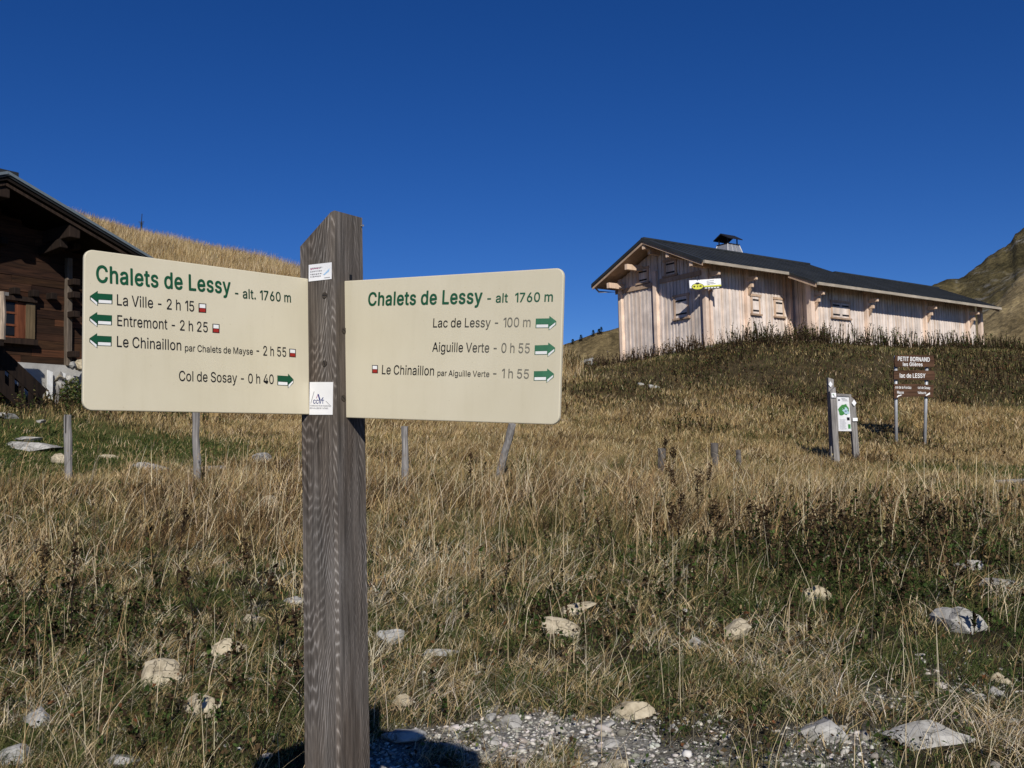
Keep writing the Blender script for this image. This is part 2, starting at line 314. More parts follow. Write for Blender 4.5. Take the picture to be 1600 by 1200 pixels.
# ------------------------------------------------------------------ far relief
def ridge(name, sil, Y, fall, base, mat, label, amp, back=2.0, rows=46, cols=150, seed=1, kx=1.):
    sx = np.array([q[0] for q in sil], float); sy = np.array([q[1] for q in sil], float)
    px = np.linspace(sx[0], sx[-1], cols); py = np.interp(px, sx, sy)
    cr = np.array([P(a, b, Y) for a, b in zip(px, py)])
    t = np.concatenate([-np.linspace(1, .04, 10), np.linspace(0, 1, rows)])
    X = np.empty((cols, len(t))); Yy = X.copy(); Z = X.copy()
    for j, q in enumerate(t):
        dist = q*fall if q >= 0 else q*fall*.5
        k_ = (Y-dist)/Y
        X[:, j] = cr[:, 0]*(k_ if q >= 0 else 1); Yy[:, j] = Y-dist
        dn = (cr[:, 2]-base)*(1-(1-abs(q))**1.25) if q >= 0 else (cr[:, 2]-base)*abs(q)
        n = (fbm(X[:, j], Yy[:, j], amp*5, seed, 5)-.5)*amp*min(1, abs(q)*6+.05) + (fbm(px*.12, np.full(cols, 3.), 1., seed+5, 4)-.5)*amp*.2*(1-min(1, abs(q)*5))
        gul = (np.abs(fbm(px*kx/26., np.full(cols, q*1.3), 1., seed+9, 3)-.5))*amp*.55*min(1, abs(q)*3)
        Z[:, j] = cr[:, 2]-dn+n-gul
    o = grid_mesh(name, X, Yy, Z, mat); return setp(o, label, 'hill', kind='structure')
def hillmat(name, dk, lt, scree, sc_):
    k = NM(name, .95, .1); v = k.coord(); f = k.noise(v, .035*sc_, 9, .65, .4); g = k.noise(v, .35*sc_, 7, .7)
    c = k.ramp(f, [(.3, dk), (.65, lt)]); c = k.mix(c, k.ramp(g, [(.32, .55), (.68, 1.35)]), 1., 'MULTIPLY'); c = k.mix(c, k.ramp(k.noise(k.coord((1, .5, .35)), .11*sc_, 7, .7, .6), [(.36, .55), (.6, 1.25)]), 1., 'MULTIPLY')
    s_ = k.ramp(k.noise(k.coord((1, .35, .35)), .03*sc_, 8, .7, .5), [(.54, 0.), (.62, 1.)]); g2 = k.ramp(k.noise(v, .25*sc_, 5), [(.42, 0.), (.6, .9)]); s2 = k.mix(s_, g2, 1., 'MULTIPLY')
    k.col(k.mix(c, scree, s2)).bump(g, 3/sc_); return k.m
M_MTN = hillmat('mountain_turf', (.062, .053, .023), (.165, .13, .058), (.32, .30, .26), 1.)
M_SLOPE = hillmat('tan_slope', (.29, .215, .10), (.46, .35, .175), (.36, .31, .21), 2.5)
M_HILL = hillmat('brown_slope', (.12, .09, .042), (.24, .18, .085), (.24, .21, .16), 4)
ridge('mountain', [(1330,505),(1400,470),(1455,447),(1480,435),(1500,436),(1520,421),(1545,402),(1575,381),(1581,377),(1586,366),(1600,356),(1640,345),(1700,300),(1800,260),(1900,280)], 700, 420, -20, M_MTN, 'rocky olive brown mountain rising behind the pale chalet', 16, seed=4)
ridge('hillside', [(1380,600),(1450,560),(1500,520),(1535,492),(1560,470),(1600,425),(1700,350),(1800,300),(1950,260)], 330, 170, -10, M_SLOPE, 'tan grassy hillside dropping from the right', 5, seed=14)
ridge('slope', [(1330,620),(1440,575),(1500,535),(1540,500),(1562,480),(1600,452),(1700,385),(1900,300)], 210, 110, -8, M_SLOPE, 'lower tan slope at the right edge behind the chalet', 3, seed=24)
ridge('hill', [(560,640),(700,590),(800,562),(860,546),(900,532),(930,521),(962,513),(1010,500),(1070,492),(1150,500),(1300,540),(1400,580)], 150, 70, -8, M_HILL, 'brown hill with a row of tiny conifers left of the pale chalet', 1.6, seed=34)

# ------------------------------------------------------------------ text and flat marks
GLYPHS = {}
for _g in """-453:337 244,337 188,114 188,114 244|.188:95 -4,83 -3,73 1,63 9,55 18,51 29,50 41,51 53,55 64,63 73,73 81,83 85,95 87,107 85,118 81,128 73,135 64,140 53,141 41,140 29,135 18,128 9,118 1,107 -3|0453:227 -7,191 -3,158 7,130 24,105 48,85 77,69 113,61 138,55 164,51 192,49 222,48 254,49 286,51 316,55 344,61 370,69 395,85 431,106 461,130 484,159 502,191 512,227 516,262 512,295 502,323 484,348 461,368 431,384 395,392 370,398 344,402 316,404 286,405 254,404 222,402 192,398 164,392 138,384 113,368 77,348 48,323 24,295 7,263 -3;227 50,250 52,271 60,290 74,306 92,320 116,330 144,338 176,342 213,344 254,342 295,338 332,330 365,320 393,306 416,290 435,271 449,250 457,227 460,203 457,182 449,163 435,147 416,134 393,123 365,115 332,111 295,109 254,111 213,115 176,123 144,134 116,147 92,163 74,182 60,203 52|1300:212 0,212 440,86 358,86 427,198 509,276 509,276 0|2453:64 0,64 47,234 229,282 282,294 298,303 312,311 327,316 341,319 356,320 371,319 389,315 405,308 419,298 431,287 441,273 449,258 455,241 458,224 460,205 458,188 454,172 447,159 438,148 427,139 413,132 398,128 381,127 362,66 362,68 391,75 418,86 442,102 464,121 482,143 496,168 507,196 513,225 516,254 513,281 507,306 497,328 482,346 465,361 445,372 423,379 398,381 372,380 354,377 336,371 318,363 299,351 280,336 259,267 180,153 60,153 57,389 57,389 0|4453:40 105,40 158,247 509,311 509,109 166,109 163,413 163,413 105;282 0,282 121,282 146,282 318,343 318,343 0|5453:221 -7,192 -5,165 1,140 11,118 25,99 41,83 60,71 82,63 105,60 130,122 130,125 115,130 102,138 89,148 78,160 68,173 60,188 54,204 51,221 50,241 51,259 56,276 64,291 75,304 89,314 104,322 122,326 141,328 162,326 183,321 203,314 221,303 237,290 251,275 262,257 270,238 275,218 277,201 276,184 273,167 268,152 262,139 255,128 246,67 253,96 509,366 509,366 452,151 452,134 301,136 301,148 311,162 318,178 325,194 330,212 333,229 334,252 332,274 328,294 321,313 311,330 299,345 285,358 269,370 251,379 231,386 210,390 187,391 163,388 132,381 102,369 76,352 52,332 32,309 15,282 3,253 -4|6453:226 -7,196 -4,168 3,142 15,119 31,100 51,84 74,73 101,66 130,64 162,65 187,71 212,80 239,93 268,112 302,137 340,252 509,322 509,151 261,145 261,151 270,157 279,165 288,174 295,184 302,196 307,208 311,221 313,235 314,265 312,291 305,316 295,337 280,355 262,370 240,380 215,387 187,389 157,387 127,379 98,368 73,352 50,333 30,310 14,284 3,257 -4;226 48,245 50,263 55,279 63,293 73,304 86,314 101,322 119,326 137,327 157,326 178,322 196,314 213,304 228,293 241,279 251,263 259,245 264,226 265,207 264,190 259,174 252,160 241,148 229,138 214,131 197,126 179,125 158,126 138,131 119,138 102,148 86,160 73,174 63,190 55,207 50|7453:97 0,322 452,62 452,62 509,391 509,391 449,165 0|A480:16 0,201 509,276 509,463 0,395 0,287 302,264 372,232 478,245 478,213 371,191 302,85 0;110 142,110 199,370 199,370 142|B456:60 0,60 509,241 509,274 507,304 501,329 491,350 477,367 461,381 442,390 421,396 398,398 374,397 353,393 336,387 320,378 307,368 295,356 286,343 278,329 272,315 267,315 262,331 260,347 254,363 245,378 234,391 220,402 203,411 184,416 161,418 136,416 111,410 88,400 67,386 48,368 31,344 18,317 8,284 2,247 0;125 57,245 57,281 60,309 67,330 80,344 96,353 115,355 137,354 153,350 169,342 184,333 197,320 209,306 218,289 225,269 229,248 231,125 231;125 285,238 285,256 287,273 290,288 296,302 304,314 314,323 326,330 340,335 355,336 372,333 393,326 412,313 429,294 442,270 449,240 452,125 452|C510:267 -7,242 -6,217 -2,194 5,171 13,150 25,131 39,113 55,97 73,82 93,70 115,59 140,51 166,45 193,41 223,40 254,41 285,45 315,51 343,59 369,70 393,82 415,97 436,113 454,131 470,150 484,171 495,194 504,217 510,242 514,267 516,293 514,317 511,340 504,362 496,383 485,402 471,419 456,435 438,448 418,459 397,467 373,473 348,408 348,404 365,397 380,389 395,380 407,369 418,357 428,344 437,330 444,315 449,300 453,284 455,267 456,237 453,209 445,184 432,161 414,141 391,125 364,113 332,106 295,103 254,106 213,113 177,125 145,141 117,161 94,184 76,210 63,237 56,267 53,284 54,300 56,315 60,330 65,344 72,357 81,369 90,380 102,389 114,397 128,404 144,408 160,473 160,467 135,459 112,448 91,435 71,420 53,402 38,383 24,363 13,341 5,317 -2,293 -6|D502:219 0,96 0,96 57,215 57,254 60,288 68,318 81,343 99,363 122,379 149,390 181,397 216,399 255,397 294,390 329,379 361,364 388,344 410,320 428,291 441,258 449,221 452,93 452,93 509,225 509,254 507,281 504,307 498,331 489,353 478,385 455,412 426,433 391,444 367,451 342,457 315,460 286,462 255,460 224,457 195,451 168,443 142,433 119,421 97,406 77,390 60,371 44,351 31,328 20,303 11,277 5,249 1;125 509,125 0,60 0,60 509|E419:60 0,60 509,372 509,372 452,125 452,125 286,355 286,355 229,125 229,125 57,375 57,375 0|F410:60 0,60 509,369 509,369 452,125 452,125 278,346 278,346 221,125 221,125 0|G520:269 -7,242 -6,217 -2,193 5,171 14,149 25,130 39,112 55,96 73,82 93,69 116,59 140,51 166,45 194,41 223,40 254,41 285,45 315,51 343,59 369,69 393,82 415,96 436,112 454,129 470,149 484,170 495,192 504,215 510,239 514,265 516,291 514,316 510,340 504,363 494,384 483,403 469,421 453,436 436,449 416,460 395,468 373,474 349,408 349,402 365,395 379,387 393,378 406,368 417,356 427,344 436,330 443,315 448,300 453,283 455,265 456,236 453,209 445,183 432,160 414,141 392,125 364,113 332,106 295,103 254,106 213,113 177,125 145,141 117,161 95,184 76,210 63,238 56,269 53,296 55,322 61,345 71,365 85,382 102,396 123,407 147,413 173,415 202,434 199,283 199,283 256,478 256,478 200,475 160,466 124,451 91,431 62,406 38,377 19,344 5,308 -4|H517:60 0,60 509,125 509,125 289,392 289,392 509,457 509,457 0,392 0,392 232,125 232,125 0|I180:58 0,122 0,122 509,58 509|L393:60 0,60 509,125 509,125 57,361 57,361 0|M628:60 0,60 509,152 509,277 187,287 159,299 123,311 84,322 49,307 49,318 83,330 121,342 158,352 187,476 509,568 509,568 0,504 0,504 291,504 327,505 369,506 413,507 457,513 457,498 409,482 363,467 322,456 291,342 0,286 0,170 291,159 321,145 361,129 408,112 457,119 457,120 416,121 372,122 328,122 291,122 0|N523:60 0,60 509,136 509,343 183,363 151,388 107,414 55,405 54,401 108,399 157,399 195,399 509,463 509,463 0,387 0,202 290,177 331,148 381,108 452,119 454,122 384,124 328,125 291,125 0|O533:267 -7,241 -6,217 -2,194 5,171 13,150 25,131 39,113 55,97 73,82 93,70 115,59 140,51 166,45 193,41 223,40 254,41 285,45 315,51 343,59 369,70 393,82 415,97 436,113 454,131 470,150 484,171 495,194 504,217 510,241 514,267 516,293 514,317 510,340 504,363 495,384 484,403 470,421 454,437 436,451 415,464 393,474 369,482 343,488 315,492 285,493 254,492 223,488 193,482 166,474 140,464 115,451 93,437 73,421 55,403 39,384 25,363 13,340 5,317 -2,293 -6;267 53,296 55,324 63,349 76,372 94,392 116,408 144,420 176,428 213,430 254,428 295,420 332,408 365,392 392,372 415,349 433,324 446,296 453,267 456,237 453,210 445,184 433,161 415,142 392,125 364,113 332,106 295,103 254,106 213,113 176,125 144,142 117,161 94,184 76,210 63,237 55|P445:60 0,60 509,235 509,272 506,305 499,332 487,356 471,375 452,390 430,400 404,407 377,409 348,407 318,400 291,390 265,375 243,356 223,332 207,305 195,272 188,235 186,109 186,109 242,233 242,257 244,279 248,297 256,312 266,324 279,333 294,339 310,343 328,344 348,343 367,339 385,333 402,324 416,312 428,297 439,279 446,257 451,232 452,125 452,125 0|R449:60 0,60 509,236 509,273 506,305 500,333 489,356 473,376 455,390 433,401 408,407 381,409 352,407 323,401 296,390 271,376 250,356 232,333 217,305 206,273 200,236 198,96 198,96 255,234 255,258 256,280 260,298 267,313 276,325 287,334 300,340 316,344 333,345 352,344 371,340 389,334 405,325 419,313 430,298 440,279 446,258 451,233 452,125 452,125 0;353 0,230 229,303 229,428 0|S447:224 -9,188 -7,156 -1,128 9,102 23,81 40,64 60,51 83,42 109,38 137,104 137,108 118,114 102,123 88,136 76,150 66,166 59,185 53,204 50,224 49,246 50,267 54,286 60,303 69,317 79,329 92,338 106,344 122,346 139,344 154,340 168,332 179,322 189,310 197,296 205,245 222,184 239,145 253,112 269,86 289,67 313,56 341,52 372,54 400,62 425,75 448,92 468,113 484,138 498,165 508,195 514,227 516,259 514,289 508,316 498,340 484,360 468,377 449,390 427,398 403,401 378,337 378,332 402,320 421,302 437,280 449,254 456,225 459,204 457,185 454,167 448,152 440,139 430,129 418,121 405,117 391,115 376,117 359,122 345,131 334,142 324,155 315,169 308,212 293,264 279,312 264,328 256,344 248,359 238,372 226,384 213,395 198,402 180,407 161,408 139,406 112,399 87,386 64,370 43,349 25,323 11,294 0,261 -7|T449:32 452,32 509,417 509,417 452,257 452,257 0,193 0,193 452|U517:259 -8,220 -6,186 2,154 15,126 33,103 55,85 80,71 108,63 140,60 173,60 509,124 509,124 178,126 155,132 133,141 113,153 95,169 80,187 68,208 59,232 53,259 52,285 53,309 59,331 68,349 80,364 95,377 113,385 133,391 155,393 178,393 509,457 509,457 173,454 140,446 108,433 80,414 55,391 33,363 15,332 2,297 -6|V480:204 0,16 509,84 509,192 206,215 137,248 31,235 31,267 138,290 206,395 509,463 509,278 0|Y472:203 0,203 208,16 509,91 509,192 344,222 292,250 230,224 230,251 293,280 344,381 509,455 509,268 208,268 0|a389:160 -9,137 -7,115 -3,94 5,76 15,60 29,48 45,38 63,32 84,30 108,32 128,36 146,43 161,53 174,64 184,78 193,92 200,108 206,125 211,178 220,234 227,247 229,257 231,265 235,271 240,274 246,276 255,276 257,275 272,272 285,267 297,260 307,251 315,240 322,227 327,212 330,196 331,178 330,163 327,149 322,137 316,127 309,118 301,110 292,104 283,100 274,41 291,51 313,64 331,79 346,95 358,114 368,133 375,153 380,173 383,194 384,239 379,255 375,271 369,286 360,300 350,312 336,322 320,330 301,335 278,337 251,337 0,277 0,277 52,272 52,252 25,242 16,229 8,215 1,199 -4,181 -7;170 45,192 47,211 51,228 59,242 68,254 80,263 93,270 108,274 122,276 138,276 190,259 182,231 176,200 171,175 168,134 159,122 153,112 147,103 139,97 130,93 118,92 105,93 93,96 82,102 72,109 64,119 57,130 52,142 48,156 46|c396:207 -8,174 -5,144 3,117 16,93 35,72 58,56 85,44 116,37 150,34 187,37 225,44 260,56 291,72 318,93 341,117 360,144 374,174 382,207 384,226 384,243 381,260 377,276 371,291 364,305 356,318 346,330 335,340 322,349 308,356 293,362 277,303 262,290 289,270 311,242 325,207 330,184 328,163 321,145 310,130 296,118 278,108 258,102 236,98 212,96 187,98 163,102 139,108 117,118 97,130 80,145 66,163 55,184 49,207 46,243 52,271 66,292 89,304 117,363 102,357 86,350 70,341 56,331 43,319 32,306 21,292 12,277 5,261 -1,244 -5,226 -7|d424:195 -8,165 -6,137 3,111 16,89 34,70 57,55 84,43 116,36 151,34 189,36 227,43 261,55 293,70 320,89 342,112 361,137 374,165 382,196 384,218 383,237 379,253 373,267 364,278 355,287 346,306 319,311 319,311 509,372 509,372 0,313 0,313 59,307 59,287 31,277 21,266 12,252 4,236 -3,217 -7;205 47,226 49,246 55,263 65,278 78,290 95,299 115,306 138,310 162,312 189,310 216,306 241,300 263,290 282,278 299,263 312,246 322,227 328,205 330,182 328,162 322,145 311,130 298,118 281,108 261,102 239,98 215,96 189,98 163,102 139,109 117,118 97,130 80,145 66,162 55,182 49|e404:212 -8,177 -5,145 3,117 16,92 35,72 58,56 85,44 116,37 150,34 187,36 224,44 258,55 290,71 317,91 340,115 359,142 373,172 382,205 384,226 383,246 380,266 374,285 366,303 355,319 341,334 324,347 305,357 282,365 256,370 227,371 194,371 169,75 169,75 221,338 221,310 202,308 226,304 248,298 269,288 286,277 301,263 314,246 323,227 328,205 330,183 328,164 323,146 313,131 301,119 286,109 270,102 251,97 231,96 211,96 178,98 151,102 127,110 106,121 88,135 73,151 61,169 53,190 48,212 46,227 47,241 49,254 53,265 58,276 65,285 73,294 82,300 93,306 105,365 91,358 72,348 55,335 39,320 26,302 14,283 4,261 -3,237 -7|g425:207 -151,180 -149,156 -146,134 -140,114 -132,97 -122,82 -110,70 -97,59 -84,51 -69,101 -41,122 -66,131 -74,142 -82,154 -88,169 -93,187 -96,207 -97,236 -95,261 -87,282 -75,298 -58,308 -34,311 -6,311 68,306 68,287 41,277 32,266 23,252 16,236 10,217 6,195 5,165 7,138 14,113 27,90 43,71 65,55 90,43 120,36 154,34 191,36 229,43 263,55 293,71 320,90 342,112 361,138 374,166 382,196 384,218 383,237 379,253 373,267 365,279 356,288 346,308 319,313 319,313 379,372 379,372 -9,370 -40,363 -67,350 -90,334 -109,314 -124,291 -136,265 -144,237 -149;205 59,227 61,246 66,264 75,278 87,290 103,300 121,307 142,311 166,312 193,311 219,307 242,300 264,291 283,279 299,264 312,247 322,227 328,205 330,182 328,163 322,145 312,130 298,118 282,109 262,102 241,98 218,96 193,98 167,102 144,109 123,118 104,131 88,145 76,163 66,183 61|h410:114 227,114 0,53 0,53 509,114 509,114 287,102 287,116 319,132 344,152 362,175 374,200 382,227 384,252 383,275 377,295 369,313 356,328 340,341 321,350 298,355 271,357 240,357 0,296 0,296 235,293 263,286 286,273 304,256 318,235 326,210 329,192 328,176 324,161 317,147 308,136 297,126 283,119 266,115 248|i167:53 0,53 379,114 379,114 0;84 443,73 444,63 448,54 455,47 463,43 472,41 483,43 494,47 504,54 512,63 518,73 522,84 524,95 522,105 518,114 512,121 504,125 494,126 483,125 472,121 463,114 455,105 448,95 444|l170:53 0,114 0,114 509,53 509|m610:53 0,53 379,112 379,112 295,108 295,114 314,122 331,132 346,144 358,158 368,172 376,187 382,203 385,219 386,245 383,268 375,287 361,303 342,314 320,321 295,312 295,318 312,326 329,337 343,350 356,364 366,381 375,398 381,417 385,437 386,458 385,478 380,497 372,514 361,529 346,541 328,550 307,555 283,557 255,557 0,496 0,496 254,493 279,485 298,473 313,456 323,438 329,419 330,402 329,387 326,374 320,363 312,353 302,345 290,340 277,336 263,335 247,335 0,274 0,274 260,272 280,265 297,253 311,238 322,220 328,199 330,185 329,171 326,158 320,145 312,135 302,126 289,119 274,115 257,114 238,114 0|n410:114 227,114 0,53 0,53 379,112 379,112 287,102 287,116 319,132 344,152 362,175 374,200 382,227 384,252 383,275 377,295 369,313 356,328 340,341 321,350 298,355 271,357 240,357 0,296 0,296 235,293 263,286 286,273 304,256 318,235 326,210 329,192 328,176 324,161 317,147 308,136 297,126 283,119 266,115 248|o415:207 -8,174 -5,144 3,117 16,93 35,72 58,56 85,44 116,37 150,34 187,37 225,44 260,56 291,72 318,93 341,117 360,144 374,174 382,207 384,241 382,271 374,299 360,323 341,343 318,359 291,371 260,379 225,381 187,379 150,371 116,359 85,343 58,323 35,299 16,271 3,241 -5;207 46,231 49,252 55,270 66,285 80,298 97,307 117,314 139,318 163,319 187,318 212,314 236,307 258,298 278,285 296,270 310,252 321,231 328,207 330,184 328,163 321,145 310,130 296,118 278,108 258,102 236,98 212,96 187,98 163,102 139,108 117,118 97,130 80,145 66,163 55,184 49|p424:53 -143,53 379,112 379,112 319,118 319,137 346,147 355,158 364,171 373,188 379,207 383,229 384,259 382,287 374,313 361,335 342,354 320,370 293,381 261,388 227,390 189,388 151,381 116,370 84,355 57,336 34,313 16,288 3,260 -6,229 -8,208 -7,189 -3,173 4,159 12,147 21,138 31,118 59,114 59,114 -143;220 47,242 49,262 55,279 66,294 80,306 97,316 117,323 139,327 163,328 189,327 215,323 239,316 261,307 281,295 298,280 311,262 322,243 328,220 330,198 328,178 322,161 312,147 299,134 282,125 263,118 241,114 216,113 189,114 162,118 138,125 115,135 95,147 78,162 65,179 55,198 49|r259:53 0,53 379,112 379,112 321,115 321,124 339,137 354,152 367,171 377,191 383,213 385,229 384,243 384,243 322,230 324,207 326,190 324,174 321,159 315,146 306,135 296,126 284,119 269,115 254,114 237,114 0|s365:182 -8,157 -7,133 -3,112 3,93 12,76 24,62 38,50 54,41 73,36 94,94 107,101 87,111 72,124 60,141 52,160 47,181 45,206 47,227 53,244 62,258 74,265 88,268 103,266 115,262 126,254 136,243 144,229 150,212 155,149 170,118 180,92 192,72 208,58 227,50 249,47 274,49 295,55 314,65 332,79 347,95 360,115 370,137 378,161 383,187 384,212 383,234 379,254 372,271 363,286 352,299 339,309 324,318 308,324 290,268 277,262 291,254 304,243 316,228 325,210 331,187 333,166 331,147 326,131 317,119 305,111 292,109 277,110 264,115 253,124 243,136 235,152 229,172 223,229 209,261 200,287 187,306 171,320 153,328 131,331 107,329 85,323 65,312 47,298 31,281 18,260 6,236 -2,210 -7|t227:65 471,126 471,126 379,204 379,204 327,126 327,126 98,127 83,130 70,136 61,144 55,156 51,170 50,185 51,202 54,213 2,192 -3,168 -4,138 -1,113 7,92 21,77 41,68 64,65 93,65 327,6 327,6 379,65 379|u410:182 -5,158 -3,135 2,115 11,97 23,82 39,69 59,60 82,54 109,53 139,53 379,114 379,114 144,116 117,124 94,137 75,154 61,175 53,200 50,218 51,234 55,249 62,263 71,274 83,283 97,290 113,295 132,296 153,296 379,357 379,357 0,298 0,298 92,307 92,294 60,277 35,257 17,234 5,209 -3|v389:163 0,17 379,84 379,165 155,187 87,206 21,184 21,203 87,224 155,305 379,371 379,226 0|y389:47 -139,61 -86,71 -87,83 -89,94 -90,104 -89,113 -86,122 -81,130 -74,138 -64,145 -51,151 -36,163 -1,17 379,84 379,165 155,187 87,206 21,184 21,202 87,224 155,305 379,371 379,204 -58,196 -77,187 -93,177 -107,165 -119,153 -128,139 -136,125 -141,109 -144,91 -145,65 -143|z380:42 0,42 46,254 320,254 323,48 323,48 379,333 379,333 331,126 60,126 56,339 56,339 0|É419:60 0,60 509,372 509,372 452,125 452,125 286,355 286,355 229,125 229,125 57,375 57,375 0;191 558,239 659,307 659,241 558|Ô533:267 -7,241 -6,217 -2,194 5,171 13,150 25,131 39,113 55,97 73,82 93,70 115,59 140,51 166,45 193,41 223,40 254,41 285,45 315,51 343,59 369,70 393,82 415,97 436,113 454,131 470,150 484,171 495,194 504,217 510,241 514,267 516,293 514,317 510,340 504,363 495,384 484,403 470,421 454,437 436,451 415,464 393,474 369,482 343,488 315,492 285,493 254,492 223,488 193,482 166,474 140,464 115,451 93,437 73,421 55,403 39,384 25,363 13,340 5,317 -2,293 -6;267 53,296 55,324 63,349 76,372 94,392 116,408 144,420 176,428 213,430 254,428 295,420 332,408 365,392 392,372 415,349 433,324 446,296 453,267 456,237 453,210 445,184 433,161 415,142 392,125 364,113 332,106 295,103 254,106 213,113 176,125 144,142 117,161 94,184 76,210 63,237 55;218 565,158 565,158 567,238 659,296 659,377 567,377 565,315 565,267 624|è404:212 -8,177 -5,145 3,117 16,92 35,72 58,56 85,44 116,37 150,34 187,36 224,44 258,55 290,71 317,91 340,115 359,142 373,172 382,205 384,226 383,246 380,266 374,285 366,303 355,319 341,334 324,347 305,357 282,365 256,370 227,371 194,371 169,75 169,75 221,338 221,310 202,308 226,304 248,298 269,288 286,277 301,263 314,246 323,227 328,205 330,183 328,164 323,146 313,131 301,119 286,109 270,102 251,97 231,96 211,96 178,98 151,102 127,110 106,121 88,135 73,151 61,169 53,190 48,212 46,227 47,241 49,254 53,265 58,276 65,285 73,294 82,300 93,306 105,365 91,358 72,348 55,335 39,320 26,302 14,283 4,261 -3,237 -7;180 429,114 529,182 529,230 429| 170:""".split('|'):
    _a, _p = _g[1:].split(':')
    def _cl(p):
        r_ = []
        for q in p:
            if not r_ or math.hypot(q[0]-r_[-1][0], q[1]-r_[-1][1]) > .0085: r_.append(q)
        return r_[:-1] if math.hypot(r_[0][0]-r_[-1][0], r_[0][1]-r_[-1][1]) < .0085 else r_
    GLYPHS[_g[0]] = (int(_a)/1000, [[tuple(int(q)/1000 for q in p.split()) for p in c.split(',')] for c in _p.split(';') if c]); GLYPHS[_g[0]] = (GLYPHS[_g[0]][0], [_cl(c) for c in GLYPHS[_g[0]][1]])
def text_mesh(body, bold=0.):
    """plain grotesque lettering drawn from outlines"""
    cu = bpy.data.curves.new('lettering', 'CURVE'); cu.dimensions = '2D'; cu.fill_mode = 'BOTH'; x = 0
    for ch_ in body:
        a, ps = GLYPHS[ch_]
        for p in ps:
            sp_ = cu.splines.new('POLY'); sp_.points.add(len(p)-1); sp_.use_cyclic_u = True
            for k_, (u, v_) in enumerate(p): sp_.points[k_].co = (u+x, v_, 0, 1)
        x += a+bold*1.2
    o = bpy.data.objects.new('lettering_source', cu); C.objects.link(o); bpy.context.view_layer.update()
    me = bpy.data.meshes.new_from_object(o.evaluated_get(bpy.context.evaluated_depsgraph_get())); bpy.data.objects.remove(o); bpy.data.curves.remove(cu)
    me.name = 'lettering'
    if bold:                                        # heavier strokes: the outline is laid again, shifted all round
        b_ = bmesh.new(); b_.from_mesh(me); src = b_.verts[:]+b_.edges[:]+b_.faces[:]
        for i, (u, v_) in enumerate([(-1, 0), (1, 0), (-.7, .7), (.7, .7), (-.7, -.7), (.7, -.7), (0, .9), (0, -.9)]):
            r_ = bmesh.ops.duplicate(b_, geom=src); bmesh.ops.translate(b_, vec=(u*bold, v_*bold*.8, .00002*(i+1)), verts=[q for q in r_['geom'] if isinstance(q, bmesh.types.BMVert)])
        b_.to_mesh(me); b_.free()
    return me
_H = text_mesh('H'); CAPH = max(v.co.y for v in _H.vertices)
def text_at(body, parent, mat, x0, y0, x1, y1, cap, z, bold=0., name='lettering', space=1.):
    me = text_mesh(body, bold); xs = [v.co.x for v in me.vertices]; a, b = min(xs), max(xs)
    sx = math.hypot(x1-x0, y1-y0)/(b-a); an = math.atan2(y1-y0, x1-x0)
    me.transform(Matrix.Translation((x0, y0, z)) @ Matrix.Rotation(an, 4, 'Z') @ Matrix.Diagonal((sx, cap/CAPH, 1, 1)) @ Matrix.Translation((-a, 0, 0)))
    return link(name, me, mat, parent)
def flat(name, polys, mats, parent, z):
    """polys: list of (points, material index, dz)"""
    b = MB()
    for pts, mi, dz in polys: b.add([(x, y, z+dz) for x, y in pts], [tuple(range(len(pts)))], 1., mi)
    return b.build(name, mats, parent)
def local(parent, me_or_obj, M):
    me_or_obj.parent = parent; bpy.context.view_layer.update(); me_or_obj.matrix_basis = parent.matrix_world.inverted() @ M
# ------------------------------------------------------------------ foreground signpost
PA = Vector((-.3812, 2.13, 0)); PYAW = 1.0098; PS = .1035
pr = Vector((math.cos(PYAW), math.sin(PYAW), 0)); pl = Vector((-math.sin(PYAW), math.cos(PYAW), 0))
pb = PA + (pr+pl)*PS/2; gz = tz(pb.x, pb.y)
post = thing('signpost', (pb.x, pb.y, gz), PYAW, 'weathered grey wooden signpost carrying two cream hiking direction boards', 'signpost')
lx = lambda r_, l_: (r_*PS-PS/2, l_*PS-PS/2)      # post local axes: x along right face, y along left face
bev = .006; ring = []
for (a, b) in [(0, bev/PS), (bev/PS, 0), (1-bev/PS, 0), (1, bev/PS), (1, 1-bev/PS), (1-bev/PS, 1), (bev/PS, 1), (0, 1-bev/PS)]: ring.append(lx(a, b))
def ztop(x, y):
    r_ = (x+PS/2)/PS; l_ = (y+PS/2)/PS
    return EYE+.542-gz+.001*r_-.072*l_
pm = MB(); n_ = 60
zs = np.linspace(-.35, 1.0, n_)
rings = []
for i, t in enumerate(np.linspace(0, 1, 40)):
    rings += [(x*1., y*1., -.35+(ztop(x, y)+.35)*t) for x, y in ring]
fs = [tuple(reversed(range(8))), tuple(range(39*8, 40*8))]
for i in range(39):
    for k_ in range(8): fs.append((i*8+k_, i*8+(k_+1) % 8, i*8+8+(k_+1) % 8, i*8+8+k_))
pm.add(rings, fs)
po = pm.build('post', M_POST, post)
